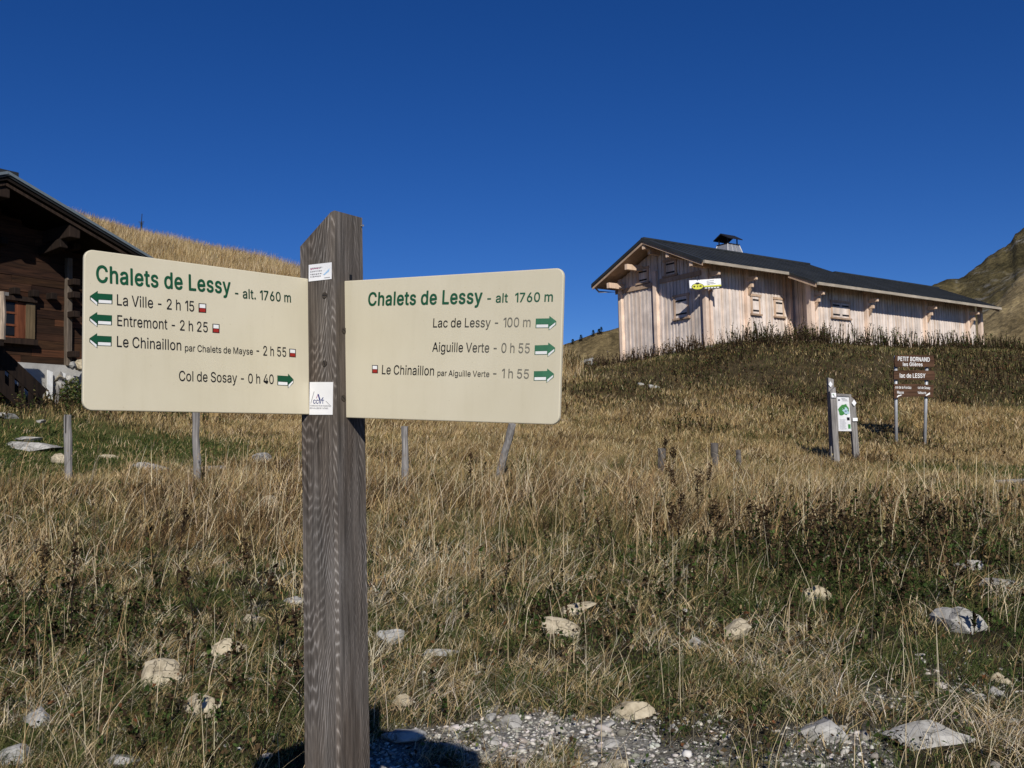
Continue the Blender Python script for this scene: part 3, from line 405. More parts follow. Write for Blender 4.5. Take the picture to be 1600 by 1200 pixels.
def make_board(o, yaw, tilt, Lb, side, Hb=.30, T=.008, rc=.017):
    d = Vector((math.cos(yaw), math.sin(yaw), 0)); z = Vector((0, 0, 1))
    a = math.cos(tilt)*d+math.sin(tilt)*z; b = -math.sin(tilt)*d+math.cos(tilt)*z
    xr = a*side; n = xr.cross(b).normalized()
    Mw = Matrix((xr, b, n)).transposed().to_4x4(); Mw.translation = Vector(o)+Vector((0, 0, EYE))
    pts = []
    for cx, cy, a0 in [(Lb-rc, Hb/2-rc, 0), (Lb-rc, -Hb/2+rc, -90)][::1]: pass
    for i in range(7): q = rad(-90+15*i); pts.append((Lb-rc+rc*math.cos(q), -Hb/2+rc+rc*math.sin(q)))
    for i in range(7): q = rad(15*i); pts.append((Lb-rc+rc*math.cos(q), Hb/2-rc+rc*math.sin(q)))
    pts += [(-.035, Hb/2), (-.035, -Hb/2)]
    if side < 0: pts = [(-x, y) for x, y in reversed(pts)]
    m = MB(); m.hexa([(x, y, -T) for x, y in pts], [(x, y, 0) for x, y in pts])
    ob = m.build('sign_board', M_CREAM, post, bevel=.0018)
    local(post, ob, Mw); bpy.context.view_layer.update()
    inv = Mw.inverted(); p0 = Mw.translation.copy()
    def at(px, py): q = inv @ hit(px, py, p0, n); return q.x, q.y
    return ob, at
def put(board, at, body, pl_, pr_, cap_px, mat, bold=0., space=1.):
    x0, y0 = at(*pl_); x1, y1 = at(*pr_); mx, my = (pl_[0]+pr_[0])/2, (pl_[1]+pr_[1])/2
    h = abs(at(mx, my-cap_px)[1]-at(mx, my)[1])
    return text_at(body, board, mat, x0, y0, x1, y1, h, .0006, bold, space=space)
def arrow(board, at, tip, tail_x, tail_y, head_h_px, mats):
    x0, y0 = at(*tip); x1, y1 = at(tail_x, tail_y); W = x1-x0; sl = (y1-y0)/W
    hh = abs(at(tip[0], tip[1]-head_h_px)[1]-y0)
    q = lambda u, v: (x0+u*W, y0+v*hh+sl*u*W)
    hl = .33; s = .52; dn = -.70
    ol = .055
    out = [q(-.015, 0), q(hl+.005, 1.06), q(hl+.005, s+.06), q(1.015, s+.06), q(1.015, -s+dn-.08), q(hl+.02, -s+dn-.08), q(hl+.02, -1.06+dn-.05), q(-.015, dn+.02)]
    green = [q(0, 0), q(hl, 1), q(hl, s), q(1, s), q(1, -s), q(hl, -s), q(hl, -1)]
    w1 = [q(hl+.05, -s-.12), q(.97, -s-.12), q(.97, -s+dn), q(hl+.05, -s+dn)]
    w2 = [q(.022, -.24), q(hl-.015, -1.14), q(hl-.015, -1+dn), q(.022, dn+.06)]
    pol = [(out, 0, 0), (green, 1, .0003), (w1, 2, .0003), (w2, 2, .0003)]
    if W < 0: pass
    else: pol = [(list(reversed(p)), m, z) for p, m, z in pol]
    pol = [(p, m, z) for p, m, z in pol]
    return flat('arrow', pol, mats, board, .0006)
def mark(board, at, x0, x1, y0, y1, sk=0):
    c = [at(x0, y0), at(x0, y1), at(x1, y1+sk), at(x1, y0+sk)]
    def q(u, v):
        a = np.array(c[0])*(1-u)+np.array(c[3])*u; b = np.array(c[1])*(1-u)+np.array(c[2])*u; p = a*(1-v)+b*v; return float(p[0]), float(p[1])
    r = lambda a, b, cc, d: [q(a, b), q(a, d), q(cc, d), q(cc, b)]
    return flat('trail_mark', [(r(0, 0, 1, 1), 0, 0), (r(.12, .09, .88, .5), 1, .0003), (r(.12, .55, .88, .93), 2, .0003)], [M_INK, M_WHITE, M_RED], board, .0006)
bl, atl = make_board((-.4449, 2.1702, .2495), 3.9403, .0035, .4906, -1)
f4 = lambda x, y: (120+x/4, 380+y/4)
put(bl, atl, 'Chalets de Lessy', f4(120, 241), f4(962, 316), 24.5, M_GREEN, .022)
put(bl, atl, '- alt. 1760 m', f4(988, 339), f4(1338, 370), 14.5, M_DKGREEN, .014)
put(bl, atl, 'La Ville - 2 h 15', f4(250, 387), f4(733, 427), 16.5, M_INK, .004)
put(bl, atl, 'Entremont - 2 h 25', f4(252, 516), f4(818, 557), 16.2, M_INK, .004)
put(bl, atl, 'Le Chinaillon', f4(250, 647), f4(652, 670), 16.4, M_INK, .004)
put(bl, atl, 'par Chalets de Mayse', f4(675, 674), f4(1100, 697), 10.2, M_INK, .004)
put(bl, atl, '- 2 h 55', f4(1122, 699), f4(1308, 710), 14.8, M_INK, .004)
put(bl, atl, 'Col de Sosay - 0 h 40', f4(638, 860), f4(1230, 880), 15.2, M_INK, .004)
for a, b, c_, d in [(83, 330, 220, 338), (80, 462, 217, 470), (80, 595, 215, 601)]: arrow(bl, atl, f4(a, b), *f4(c_, d), 8.3, [M_DKGREEN, M_GREEN, M_WHITE])
arrow(bl, atl, f4(1352, 851), *f4(1254, 845), 8.0, [M_DKGREEN, M_GREEN, M_WHITE])
for x0, x1, y0, y1 in [(760, 808, 375, 432), (847, 891, 503, 559), (1327, 1368, 659, 710)]: mark(bl, atl, f4(x0, 0)[0], f4(x1, 0)[0], f4(0, y0)[1], f4(0, y1)[1], .8)
br, atr = make_board((-.3509, 2.1536, .2394), -.5462, -.066, .5239, 1)
f3 = lambda x, y: (480+x/3.81, 380+y/3.81)
M_FADE = fading('fading_ink', INK, (.36, .34, .27), .28, .56); M_FADEG = fading('fading_green', GRN, (.03, .11, .06), .1, .5)
M_FADEG2 = fading('fading_arrow_green', (.01, .08, .04), (.06, .19, .105), .30, .52)
put(br, atr, 'Chalets de Lessy', f3(362, 371), f3(1043, 357), 20.8, M_FADEG, .022)
put(br, atr, '- alt  1760 m', f3(1072, 354), f3(1463, 346), 14.2, M_FADEG, .014)
put(br, atr, 'Lac de Lessy - 100 m', f3(750, 501), f3(1330, 498), 14.4, M_FADE, .004)
put(br, atr, 'Aiguille Verte - 0 h 55', f3(745, 645), f3(1325, 654), 14.8, M_FADE, .004)
put(br, atr, 'Le Chinaillon', f3(445, 779), f3(755, 787), 14.4, M_FADE, .004)
put(br, atr, 'par Aiguille Verte', f3(776, 789), f3(1085, 796), 9.0, M_FADE, .004)
put(br, atr, '- 1 h 55', f3(1107, 800), f3(1320, 806), 14.4, M_FADE, .004)
for a, b, c_, d in [(1482, 464, 1363, 466), (1475, 622, 1357, 625), (1468, 777, 1352, 779)]: arrow(br, atr, f3(a, b), *f3(c_, d), 7.9, [M_FADEG2, M_FADEG2, M_WHITE])
mark(br, atr, *[f3(x, 0)[0] for x in (387, 422)], *[f3(0, y)[1] for y in (725, 773)], .3)
# stickers and screws on the faces of the post.  Left face: x = -PS/2 ; right face: y = -PS/2
bpy.context.view_layer.update(); PW = post.matrix_world.copy(); PWI = PW.inverted()
nl = (PW.to_3x3() @ Vector((-1, 0, 0))); nr = (PW.to_3x3() @ Vector((0, -1, 0)))
def on_face(px, py, which):
    p0 = PW @ (Vector((-PS/2, 0, 0)) if which == 'l' else Vector((0, -PS/2, 0)))
    return PWI @ hit(px, py, p0, nl if which == 'l' else nr)
def sticker(corners, T=.0012, label=None):
    q = [on_face(x, y, 'l') for x, y in corners]; o = sum(q, Vector())/4
    ex = (q[1]-q[0]).normalized(); n = Vector((-1, 0, 0)); ey = n.cross(ex).normalized()
    Ml = Matrix((ex, ey, n)).transposed().to_4x4(); Ml.translation = o
    pts = [(Ml.inverted() @ p) for p in q]; m = MB(); m.hexa([(p.x, p.y, .0) for p in (pts[3], pts[2], pts[1], pts[0])], [(p.x, p.y, T) for p in (pts[3], pts[2], pts[1], pts[0])])
    ob = m.build('sticker', M_STICK, post); ob.matrix_basis = Ml
    W = (pts[1]-pts[0]).length; Hh = (pts[3]-pts[0]).length
    if label: ob['label'] = label
    return ob, W, Hh, T+.0003
s1, W1, H1, z1 = sticker([(483, 414), (518.5, 410), (518.3, 436), (482.8, 440)], label='small white plastic plate with faint print')
def bars(ob, rows, W, Hh, z, mats, name='printing'):
    return flat(name, [([(W*(a-.5), Hh*(.5-b)), (W*(a-.5), Hh*(.5-d)), (W*(c-.5), Hh*(.5-d)), (W*(c-.5), Hh*(.5-b))], mi, 0) for a, b, c, d, mi in rows], mats, ob, z)
rows = []
for y, x1_, mi in [(.20, .6, 0), (.24, .5, 2), (.40, .6, 0), (.57, .6, 1), (.71, .55, 1)]:
    x = .08
    while x < x1_:
        ww = random.uniform(.03, .08); rows.append((x, y, min(x+ww, x1_), y+random.uniform(.05, .09), mi)); x += ww+.025
rows += [(.7, .86, .95, .9, 1)]
bars(s1, rows, W1, H1, z1, [M_GREY, M_GREY, M_PINK])
flat('emblem', [([(.14*W1, -.18*H1), (.24*W1, -.08*H1), (.30*W1, .0*H1), (.42*W1, .16*H1), (.40*W1, -.02*H1), (.30*W1, -.12*H1), (.2*W1, -.22*H1)], 0, 0)], [M_LBLUE], s1, z1)
s2, W2, H2, z2 = sticker([(484.5, 597), (520.7, 597), (519.8, 648), (483.8, 648)], label='white sticker with blue CCVT emblem')
X2 = lambda u: W2*(u-.5); Y2 = lambda v_: H2*(.5-v_)
text_at('CCVT', s2, M_BLUE, X2(.17), Y2(.66), X2(.64), Y2(.66), H2*.115, z2, .022, 'emblem')
st = lambda a, b, w_: [(X2(a[0]-w_), Y2(a[1])), (X2(b[0]-w_), Y2(b[1])), (X2(b[0]+w_), Y2(b[1])), (X2(a[0]+w_), Y2(a[1]))]
flat('emblem', [(st((.20, .29), (.07, .66), .012), 1, 0), (st((.72, .58), (.88, .69), .014), 1, 0), (st((.385, .37), (.30, .50), .012), 2, .0001), (st((.375, .37), (.47, .56), .028), 0, .0002), (st((.60, .47), (.52, .56), .02), 0, .0001)], [M_BLUE, M_GREY, M_PINK], s2, z2)
text_at('COMMUNAUTÉ DE COMMUNES', s2, M_GREY, X2(.04), Y2(.745), X2(.95), Y2(.745), H2*.042, z2, .004)
text_at('DES VALLÉES DE THÔNES', s2, M_GREY, X2(.04), Y2(.82), X2(.82), Y2(.82), H2*.042, z2, .004)
def screw(px, py, which, ang):
    p = on_face(px, py, which); n = Vector((-1, 0, 0)) if which == 'l' else Vector((0, -1, 0)); t = Vector((0, 0, 1)); s = n.cross(t)
    m = MB(); R_ = .0072
    ringp = lambda r_, h: [p+n*h+(s*math.cos(q)+t*math.sin(q))*r_ for q in [2*math.pi*i/18 for i in range(18)]]
    m.hexa(ringp(R_, -.003), ringp(R_*.93, .0016)); a = s*math.cos(ang)+t*math.sin(ang); bb = n.cross(a)
    cc = [p+n*.0018+a*i*R_*.92+bb*j*.0011 for i, j in ((-1, -1), (1, -1), (1, 1), (-1, 1))]
    m.add(cc, [(0, 1, 2, 3)], 1., 1)
    m.build('screw', [M_SCREW, M_BLACK], post)
for a in [(507.5, 461.5, 'l', .1), (507.5, 568, 'l', 1.2), (537.5, 516.5, 'r', .5), (536.5, 622, 'r', .6)]: screw(*a)
p = on_face(564, 353, 'r'); m = MB(); m.tube([p+Vector((0, .004, 0)), p+Vector((0, -.006, 0)), p+Vector((0, -.007, 0))], [.0014, .0014, .0025], 8); m.build('nail', M_ZINC, post)
p = on_face(548.6, 437, 'r'); m = MB(); m.box((p.x-.0055, p.y-.0008, p.z), (p.x+.0025, p.y+.02, p.z+.011)); m.build('slot_shade', M_BLACK, post)  # solid black block stands in for the shade inside the open notch

# ------------------------------------------------------------------ pale chalet on the mound
ch = thing('chalet', CHO + Vector((0, 0, CB)), math.pi/2-CHY, 'long pale larch chalet with dark sheet roof on the grassy mound', 'chalet')
bpy.context.view_layer.update(); CW = ch.matrix_world.copy(); CWI = CW.inverted()
ZR, TT, WW, UA, UB0, UB1, EE = 8.3415-CB, .4493, 3.039, 10.54, 4.95, 19.1, 1.298
# gable set-back from the verge found from the near corner at px 1103
OV = .75; OG = .75
def cl(px, py, plane, off):       # plane 'u' (gable, x = off) or 'v' (long wall, y = off)
    n = CU if plane == 'u' else CV; p0 = CHO + n*off
    return CWI @ hit(px, py, p0, n)
OG = cl(1104, 500, 'v', OV).x
zroof = lambda v_: ZR-abs(WW-v_)*TT
TH = .16
def tintp(lo=.87, hi=1.08):
    g = random.uniform(lo, hi)**1.3; q = random.random()
    return (g*1.0, g*(.985 if q < .8 else .93), g*(.975 if q < .8 else .86))
def planks(m, along, fixed, a0, a1, zb, ztopf, out, wd=.10, dep=.015):
    """vertical boards; along 'u' or 'v', on plane fixed, out = outward sign of the plane's own axis"""
    a = a0; i = 0
    while a < a1-.01:
        b = min(a+wd*random.uniform(.8, 1.2), a1); d = (dep if i % 2 else 0)+random.uniform(0, .006); t = tintp()
        g = .008
        for zz in [0]:
            if along == 'u': lo = [(a+g, fixed+out*d, zb), (b-g, fixed+out*d, zb), (b-g, fixed-out*.05, zb), (a+g, fixed-out*.05, zb)]
            else: lo = [(fixed+out*d, a+g, zb), (fixed+out*d, b-g, zb), (fixed-out*.05, b-g, zb), (fixed-out*.05, a+g, zb)]
            hi = [(x, y, ztopf(y if along == 'v' else x)) for x, y, _ in lo]
            flip = (along == 'u') == (out > 0)
            if flip: lo, hi = lo[::-1], hi[::-1]
            m.hexa(lo, hi, t)
        a = b; i += 1
VA, VB, UR = OV, OV-EE, cl(1236, 480, 'v', OV).x     # long wall plane, projecting wall plane, return wall
UE = UB1-.9; UG = OG
ztA = lambda v_: zroof(v_)-TH-.02
m = MB(); planks(m, 'v', UG, VA, 2*WW-OV, -1.2, ztA, -1); m.build('gable_wall', M_PALE, ch)
m = MB(); planks(m, 'u', VA, UG, UR, -.8, lambda u: ztA(VA), -1); m.build('wall', M_PALE, ch)
m = MB(); planks(m, 'v', UR, VB, VA, -.8, ztA, -1); m.build('wall', M_PALE, ch)
m = MB(); planks(m, 'u', VB, UR, UE, -.8, lambda u: ztA(VB), -1); m.build('wall', M_PALE, ch)
# closed core so the walls have depth
m = MB()
def pent(v0, v1, vr, zr_): return [(v0, -.8), (v1, -.8), (v1, zroof(v1) if vr is None else zr_-abs(vr-v1)*TT-TH-.03), (vr, zr_-TH-.03), (v0, zr_-abs(vr-v0)*TT-TH-.03)]
for u0, u1, v0, v1, vr, zr_ in [(UG+.04, UA-.5, VA+.04, 2*WW-OV-.03, WW, ZR), (UA-.6, UE-.03, VB+.04, 2*WW-OV-EE-.03, WW-EE, ZR-EE*TT), (UR+.05, UA-.55, VB+.05, VA+.3, VA+.2, zroof(VA+.2))]:
    q = pent(v0, v1, vr, zr_); m.hexa([(u0, a, b) for a, b in q], [(u1, a, b) for a, b in q], .7)
m.build('inner_wall', M_PALE_TRIM, ch)
# roofs
def slab(m, u0, u1, v0, v1, off, th, mi=0, tint=1., zf=zroof):
    m.hexa([(u0, v0, zf(v0)+off-th), (u1, v0, zf(v0)+off-th), (u1, v1, zf(v1)+off-th), (u0, v1, zf(v1)+off-th)], [(u0, v0, zf(v0)+off), (u1, v0, zf(v0)+off), (u1, v1, zf(v1)+off), (u0, v1, zf(v1)+off)], tint, mi)
zB = lambda v_: ZR-EE*TT-abs(WW-EE-v_)*TT
m = MB()
slab(m, 0, UA, 0, WW, 0, .06); slab(m, 0, UA, WW, 2*WW, 0, .06)
slab(m, UB0, UA, -EE, 0, -.003, .06); slab(m, UA, UB1, -EE, WW-EE, 0, .06, 0, 1., zB); slab(m, UA, UB1, WW-EE, 2*WW-EE, 0, .06, 0, 1., zB)
for u0, u1, v_, zz in [(0, UA, WW, ZR), (UA, UB1, WW-EE, ZR-EE*TT)]: m.box((u0, v_-.10, zz-.03), (u1, v_+.10, zz+.035))
i = .45
while i < UB1:                    # standing seams
    if i < UA:
        for v0, v1 in ((0 if i < UB0 else -EE, WW), (WW, 2*WW)): slab(m, i-.012, i+.012, v0+.01, v1-.01, .028, .03)
    else:
        slab(m, i-.012, i+.012, -EE+.01, WW-EE-.01, .028, .03, 0, 1., zB); slab(m, i-.012, i+.012, WW-EE+.01, 2*WW-EE-.01, .028, .03, 0, 1., zB)
    i += .45
m.build('roof', M_ROOF, ch)
m = MB()
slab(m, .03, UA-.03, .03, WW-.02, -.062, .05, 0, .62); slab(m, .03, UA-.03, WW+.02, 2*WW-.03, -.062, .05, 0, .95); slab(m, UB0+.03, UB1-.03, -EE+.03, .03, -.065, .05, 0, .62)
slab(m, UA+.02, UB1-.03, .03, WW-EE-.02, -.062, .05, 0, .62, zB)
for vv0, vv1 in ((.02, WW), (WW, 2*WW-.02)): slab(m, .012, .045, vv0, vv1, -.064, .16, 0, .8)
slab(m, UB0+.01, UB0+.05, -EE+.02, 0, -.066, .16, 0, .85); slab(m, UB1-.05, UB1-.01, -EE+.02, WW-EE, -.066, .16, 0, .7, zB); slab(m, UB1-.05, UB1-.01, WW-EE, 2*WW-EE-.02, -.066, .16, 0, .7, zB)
m.build('roof_boarding', M_PALE_TRIM, ch)
m = MB()
for vv0, vv1 in ((0, WW), (WW, 2*WW)): m = MB(); slab(m, -.03, .008, vv0, vv1, .02, .13); m.build('verge_flashing', M_ROOF, ch)
m = MB(); slab(m, UB0-.03, UB0+.006, -EE, -.01, .015, .09); m.build('verge_flashing', M_ROOF, ch)
def gutter(u0, u1, v_, z):
    m = MB(); m.box((u0, v_-.03, z-.075), (u1, v_+.055, z+.035)); return m.build('eave_board', M_EAVE, ch)
gutter(.02, UB0-.02, -.07, zroof(0)-.06); gutter(UB0+.05, UB1-.02, -EE-.07, zroof(-EE)-.06); gutter(.02, UA, 2*WW+.01, zroof(0)-.06)
m = MB(); y0 = 2*WW-OV+.10; m.tube([(.25, 2*WW+.05, zroof(0)-.12), (.3, 2*WW-.1, zroof(0)-.30), (OG-.05, y0, zroof(0)-.34), (OG-.06, y0, -1.1)], [.045]*4, 8); m.build('downpipe', M_ZINC, ch, smooth=True)
# posts
def pillar(u, v_, zt, w_=.17, zb=-.8): 
    m = MB(); m.box((u-w_/2, v_-w_/2, zb), (u+w_/2, v_+w_/2, zt), (1.06, .93, .82)); return m.build('pillar', M_PALE, ch, bevel=.01)
pillar(UG-.07, VA-.05, ztA(VA)); pillar(UG+.17, VA-.07, ztA(VA), .14)
pm_ = cl(1027.5, 480, 'u', UG); pillar(UG-.06, pm_.y, ztA(pm_.y)-.9, .19, -1.1)
m = MB(); m.box((UG-.05, pm_.y-.08, pm_.z+.9), (UG+.02, pm_.y+.10, ztA(pm_.y)), .8); m.build('pillar', M_PALE, ch)
pillar(UG-.05, 2*WW-OV-.03, ztA(VA), .17, -1.3)
for px in (1165, 1232): q = cl(px, 480, 'v', VA); pillar(q.x, VA-.08, ztA(VA), .15)
for px, w_ in [(1265, .20), (1272, .12), (1352, .13), (1443, .13), (1509, .13), (1529, .15)]: q = cl(px, 500, 'v', VB); pillar(q.x, VB-.08, ztA(VB), w_+.03)
# purlins under the front verge and short brackets on the long eave
def bm(a, b, w_, h_, name='purlin', t=1.1, mat=None): m = MB(); m.beam(a, b, w_, h_, t); return m.build(name, mat or M_PALE_TRIM, ch, bevel=.008)
for px, py in [(1005, 383), (1042, 397), (1079, 409), (978, 417), (950, 446)]:
    q = cl(px, py, 'u', .06); v_ = q.y; zz = min(q.z, zroof(v_)-.30)
    bm((.06, v_, zz), (UG+.1, v_, zz), .16, .22, t=(1.3, 1.33, 1.36))
    if abs(v_-WW) < .5: bm((.35, v_, zz-.19), (UG+.1, v_, zz-.19), .13, .17, t=(1.25, 1.28, 1.3))
bm((.45, 2*WW-OV-.05, ztA(VA)-.32), (UG, 2*WW-OV-.05, ztA(VA)-.32), .14, .16)
for px, vw, ve in [(1107, VA, 0), (1165, VA, 0), (1268, VB, -EE), (1352, VB, -EE), (1443, VB, -EE), (1509, VB, -EE)]:
    q = cl(px, 470, 'v', vw); u = q.x; zz = zroof(ve)
    for d_, dz in ((.16, -.36), (.36, -.62)):
        m = MB(); m.beam((u, vw-.02, zz+dz), (u, ve+d_, zz+dz), .11, .13, (1.3, 1.33, 1.36)); m.build('bracket', M_PALE_TRIM, ch)
    m = MB(); m.beam((u, vw-.07, zz-1.05), (u, ve+.45, zz-.66), .09, .10, 1.05); m.build('brace', M_PALE_TRIM, ch)
# rails on the gable
for a, b in [((962, 458), (1022, 443.5)), ((1031, 441), (1096, 424.5))]:
    p_ = cl(*a, 'u', UG-.04); q = cl(*b, 'u', UG-.04); zz = (p_.z+q.z)/2
    m = MB(); m.box((UG-.07, min(p_.y, q.y), zz-.09), (UG-.024, max(p_.y, q.y), zz+.09), .8); m.build('rail', M_PALE_TRIM, ch)
# shuttered windows: frame, sill, leaves with two iron hinges
def window(plane, off, x0, y0, x1, y1, leaves=1):
    c1 = cl(x0, y0, plane, off); c2 = cl(x1, y1, plane, off); k_ = 1 if plane == 'u' else 0
    a0, a1 = sorted((c1[k_], c2[k_])); z0, z1 = sorted((c1.z, c2.z)); o = off-.025
    def bx(m, p0, p1, d0, d1, zz0, zz1, t=1., mi=0):
        if plane == 'u': m.box((o-d1, p0, zz0), (o-d0, p1, zz1), t, mi)
        else: m.box((p0, o-d1, zz0), (p1, o-d0, zz1), t, mi)
    m = MB(); fw = .09
    bx(m, a0-fw, a0, -.03, .03, z0, z1, 1.1); bx(m, a1, a1+fw, -.03, .03, z0, z1, 1.1); bx(m, a0-fw-.04, a1+fw+.04, -.03, .055, z1, z1+.09, 1.)
    f_ = m.build('window', M_PALE_TRIM, ch)
    m = MB(); bx(m, a0-fw-.05, a1+fw+.05, -.03, .085, z0-.07, z0, .75); m.build('sill', M_PALE_TRIM, f_)
    for i in range(leaves):
        w0 = a0+(a1-a0)*i/leaves+.012; w1 = a0+(a1-a0)*(i+1)/leaves-.012; n_ = max(3, int((w1-w0)/.11)); m = MB()
        for j in range(n_): bx(m, w0+(w1-w0)*j/n_+.003, w0+(w1-w0)*(j+1)/n_-.003, .0, .025+.004*(j % 2), z0+.01, z1-.01, tintp())
        sh = m.build('shutter', M_PALE, f_)
        hw = (w1-w0)*(.95 if leaves == 1 else .85)
        for zz in (z0+.18*(z1-z0), z0+.80*(z1-z0)):
            p0 = w0 if i == 0 else w1-hw; m = MB(); bx(m, p0, p0+hw, .030, .042, zz-.03, zz+.03); m.build('hinge', M_BLACK, sh)
window('u', UG, 1056, 465, 1075, 495); window('u', UG, 1041, 410, 1056, 428); window('u', UG, 999, 422.5, 1012.5, 440)
window('v', VA, 1174, 463, 1185, 491); window('v', VA, 1210, 468, 1222, 495); window('v', VB, 1299, 472, 1325, 498, 2)
# chimney
q = cl(1142, 384, 'v', WW+.35); u = q.x; v_ = WW+.5; zb = ZR-.45; m = MB()
def sq(u, v_, r_, z): return [(u-r_, v_-r_*.8, z), (u+r_, v_-r_*.8, z), (u+r_, v_+r_*.8, z), (u-r_, v_+r_*.8, z)]
chm = MB(); chm.hexa(sq(u, v_, .64, zb), sq(u, v_, .37, ZR+.42))
for r0, r1 in [((-.64, -.512), (-.37, -.296)), ((-.2, -.512), (-.12, -.296)), ((.2, -.512), (.12, -.296)), ((.64, -.512), (.37, -.296)), ((-.64, .5), (-.37, .29))]:
    chm.beam((u+r0[0], v_+r0[1], zb), (u+r1[0], v_+r1[1], ZR+.42), .035, .03, .8)
co = chm.build('chimney', M_ZINC, ch)
m = MB()
for a in (-.3, .3):
    for b in (-.24, .24): m.beam((u+a, v_+b, ZR+.40), (u+a, v_+b, ZR+.75), .04, .04)
m.box((u-.39, v_-.32, ZR+.41), (u+.39, v_+.32, ZR+.45))
m.hexa([(u-.46, v_-.42, ZR+.62), (u+.46, v_-.42, ZR+.62), (u+.46, v_-.42, ZR+.66), (u-.46, v_-.42, ZR+.66)], [(u-.46, v_, ZR+.84), (u+.46, v_, ZR+.84), (u+.46, v_, ZR+.9), (u-.46, v_, ZR+.9)])
m.hexa([(u-.46, v_, ZR+.84), (u+.46, v_, ZR+.84), (u+.46, v_, ZR+.9), (u-.46, v_, ZR+.9)], [(u-.46, v_+.42, ZR+.62), (u+.46, v_+.42, ZR+.62), (u+.46, v_+.42, ZR+.66), (u-.46, v_+.42, ZR+.66)])
m.build('chimney_cap', M_BLACK, co)
# plinth stones under the near corner
m = MB(); random.seed(5)
for i in range(16):
    u = UG-.15+random.uniform(-.12, 1.6) if i % 2 else UG-.25+random.uniform(-.2, .1); v_ = VA-.2+(random.uniform(-.2, .1) if i % 2 else random.uniform(0, 1.6))
    a, b, c_ = random.uniform(.12, .28), random.uniform(.10, .2), random.uniform(.05, .1); z = -.02+random.uniform(-.1, .04)
    m.hexa([(u-a, v_-b, z-.25), (u+a*.9, v_-b, z-.25), (u+a, v_+b, z-.25), (u-a, v_+b*.8, z-.25)], [(u-a*.9, v_-b*.9, z+c_*.4), (u+a*.8, v_-b*.7, z+c_*.3), (u+a*.8, v_+b, z+c_*.5), (u-a*.9, v_+b*.7, z+c_*.4)])
m.build('foundation', M_ROCKW, ch)
# the advertising board across the near corner
n = Vector((-.06, -1, 0)).normalized(); xr = Vector((0, 0, 1)).cross(n); p0 = CW @ Vector((UG-.30, VA-.42, 0))
b0 = hit(1077, 437.5, p0, -n); b1 = hit(1126.3, 434, p0, -n); b3 = hit(1077.5, 453, p0, -n)
sh = thing('advertising_board', (b0+b1)/2+Vector((0, 0, -.38)), 0, 'white and black advertising board with yellow oval emblem on the chalet corner', 'sign')
Ww = (b1-b0).length; Hh = (b0-b3).length
Mw = Matrix((xr, Vector((0, 0, 1)), n)).transposed().to_4x4(); Mw.translation = (b0+b1)/2+Vector((0, 0, -Hh/2-.02))
Mw = Mw @ Matrix.Rotation(rad(1.5), 4, 'Z')
m = MB(); m.box((-Ww/2, -Hh/2, -.02), (Ww/2, Hh/2, 0)); pn = m.build('panel', M_STICK, sh); local(sh, pn, Mw)
el = lambda cx, cy, rx, ry, n_=28: [(cx+rx*math.cos(2*math.pi*i/n_), cy+ry*math.sin(2*math.pi*i/n_)) for i in range(n_)]
rc_ = lambda a, b, c, d: [(Ww*(a-.5), Hh*(.5-b)), (Ww*(a-.5), Hh*(.5-d)), (Ww*(c-.5), Hh*(.5-d)), (Ww*(c-.5), Hh*(.5-b))]
flat('emblem', [(rc_(0, .80, .45, 1), 0, 0), (rc_(.40, .62, 1, .78), 1, 0), (rc_(.42, .76, 1, 1), 0, .002), (el(-.245*Ww, -.17*Hh, .195*Ww, .33*Hh), 0, .004), (el(-.245*Ww, -.17*Hh, .175*Ww, .285*Hh), 1, .006),
  ([(-.34*Ww, .10*Hh), (-.25*Ww, .02*Hh), (-.16*Ww, .10*Hh), (-.20*Ww, .22*Hh), (-.27*Ww, .24*Hh)], 0, .008), ([(-.39*Ww, -.16*Hh), (-.35*Ww, -.28*Hh), (-.31*Ww, -.12*Hh), (-.345*Ww, -.06*Hh)], 0, .008), ([(-.27*Ww, -.2*Hh), (-.245*Ww, -.26*Hh), (-.22*Ww, -.10*Hh), (-.25*Ww, -.07*Hh)], 0, .008), ([(-.2*Ww, -.2*Hh), (-.13*Ww, -.23*Hh), (-.11*Ww, -.1*Hh), (-.17*Ww, -.06*Hh)], 0, .008)], [M_BLACK, M_YEL], pn, .004)
rows = [(.55, .17, .62, .22, 0), (.64, .14, .78, .19, 0), (.55, .32, .77, .37, 0), (.55, .45, .83, .50, 0), (.57, .53, .64, .57, 0)]
bars(pn, rows, Ww, Hh, .006, [M_GREY]); bars(pn, [(.48+i*.095, .82, .48+i*.095+.07, .92, 0) for i in range(5)], Ww, Hh, .010, [M_WHITE])
m = MB(); bk = Mw @ Vector((.12, -.05, -.02)); 
m.beam(sh.matrix_world.inverted() @ bk if False else bk-sh.location, (CW @ Vector((UG-.05, VA-.03, (CWI @ bk).z)))-sh.location, .05, .05); m.build('mounting', M_STEEL, sh)

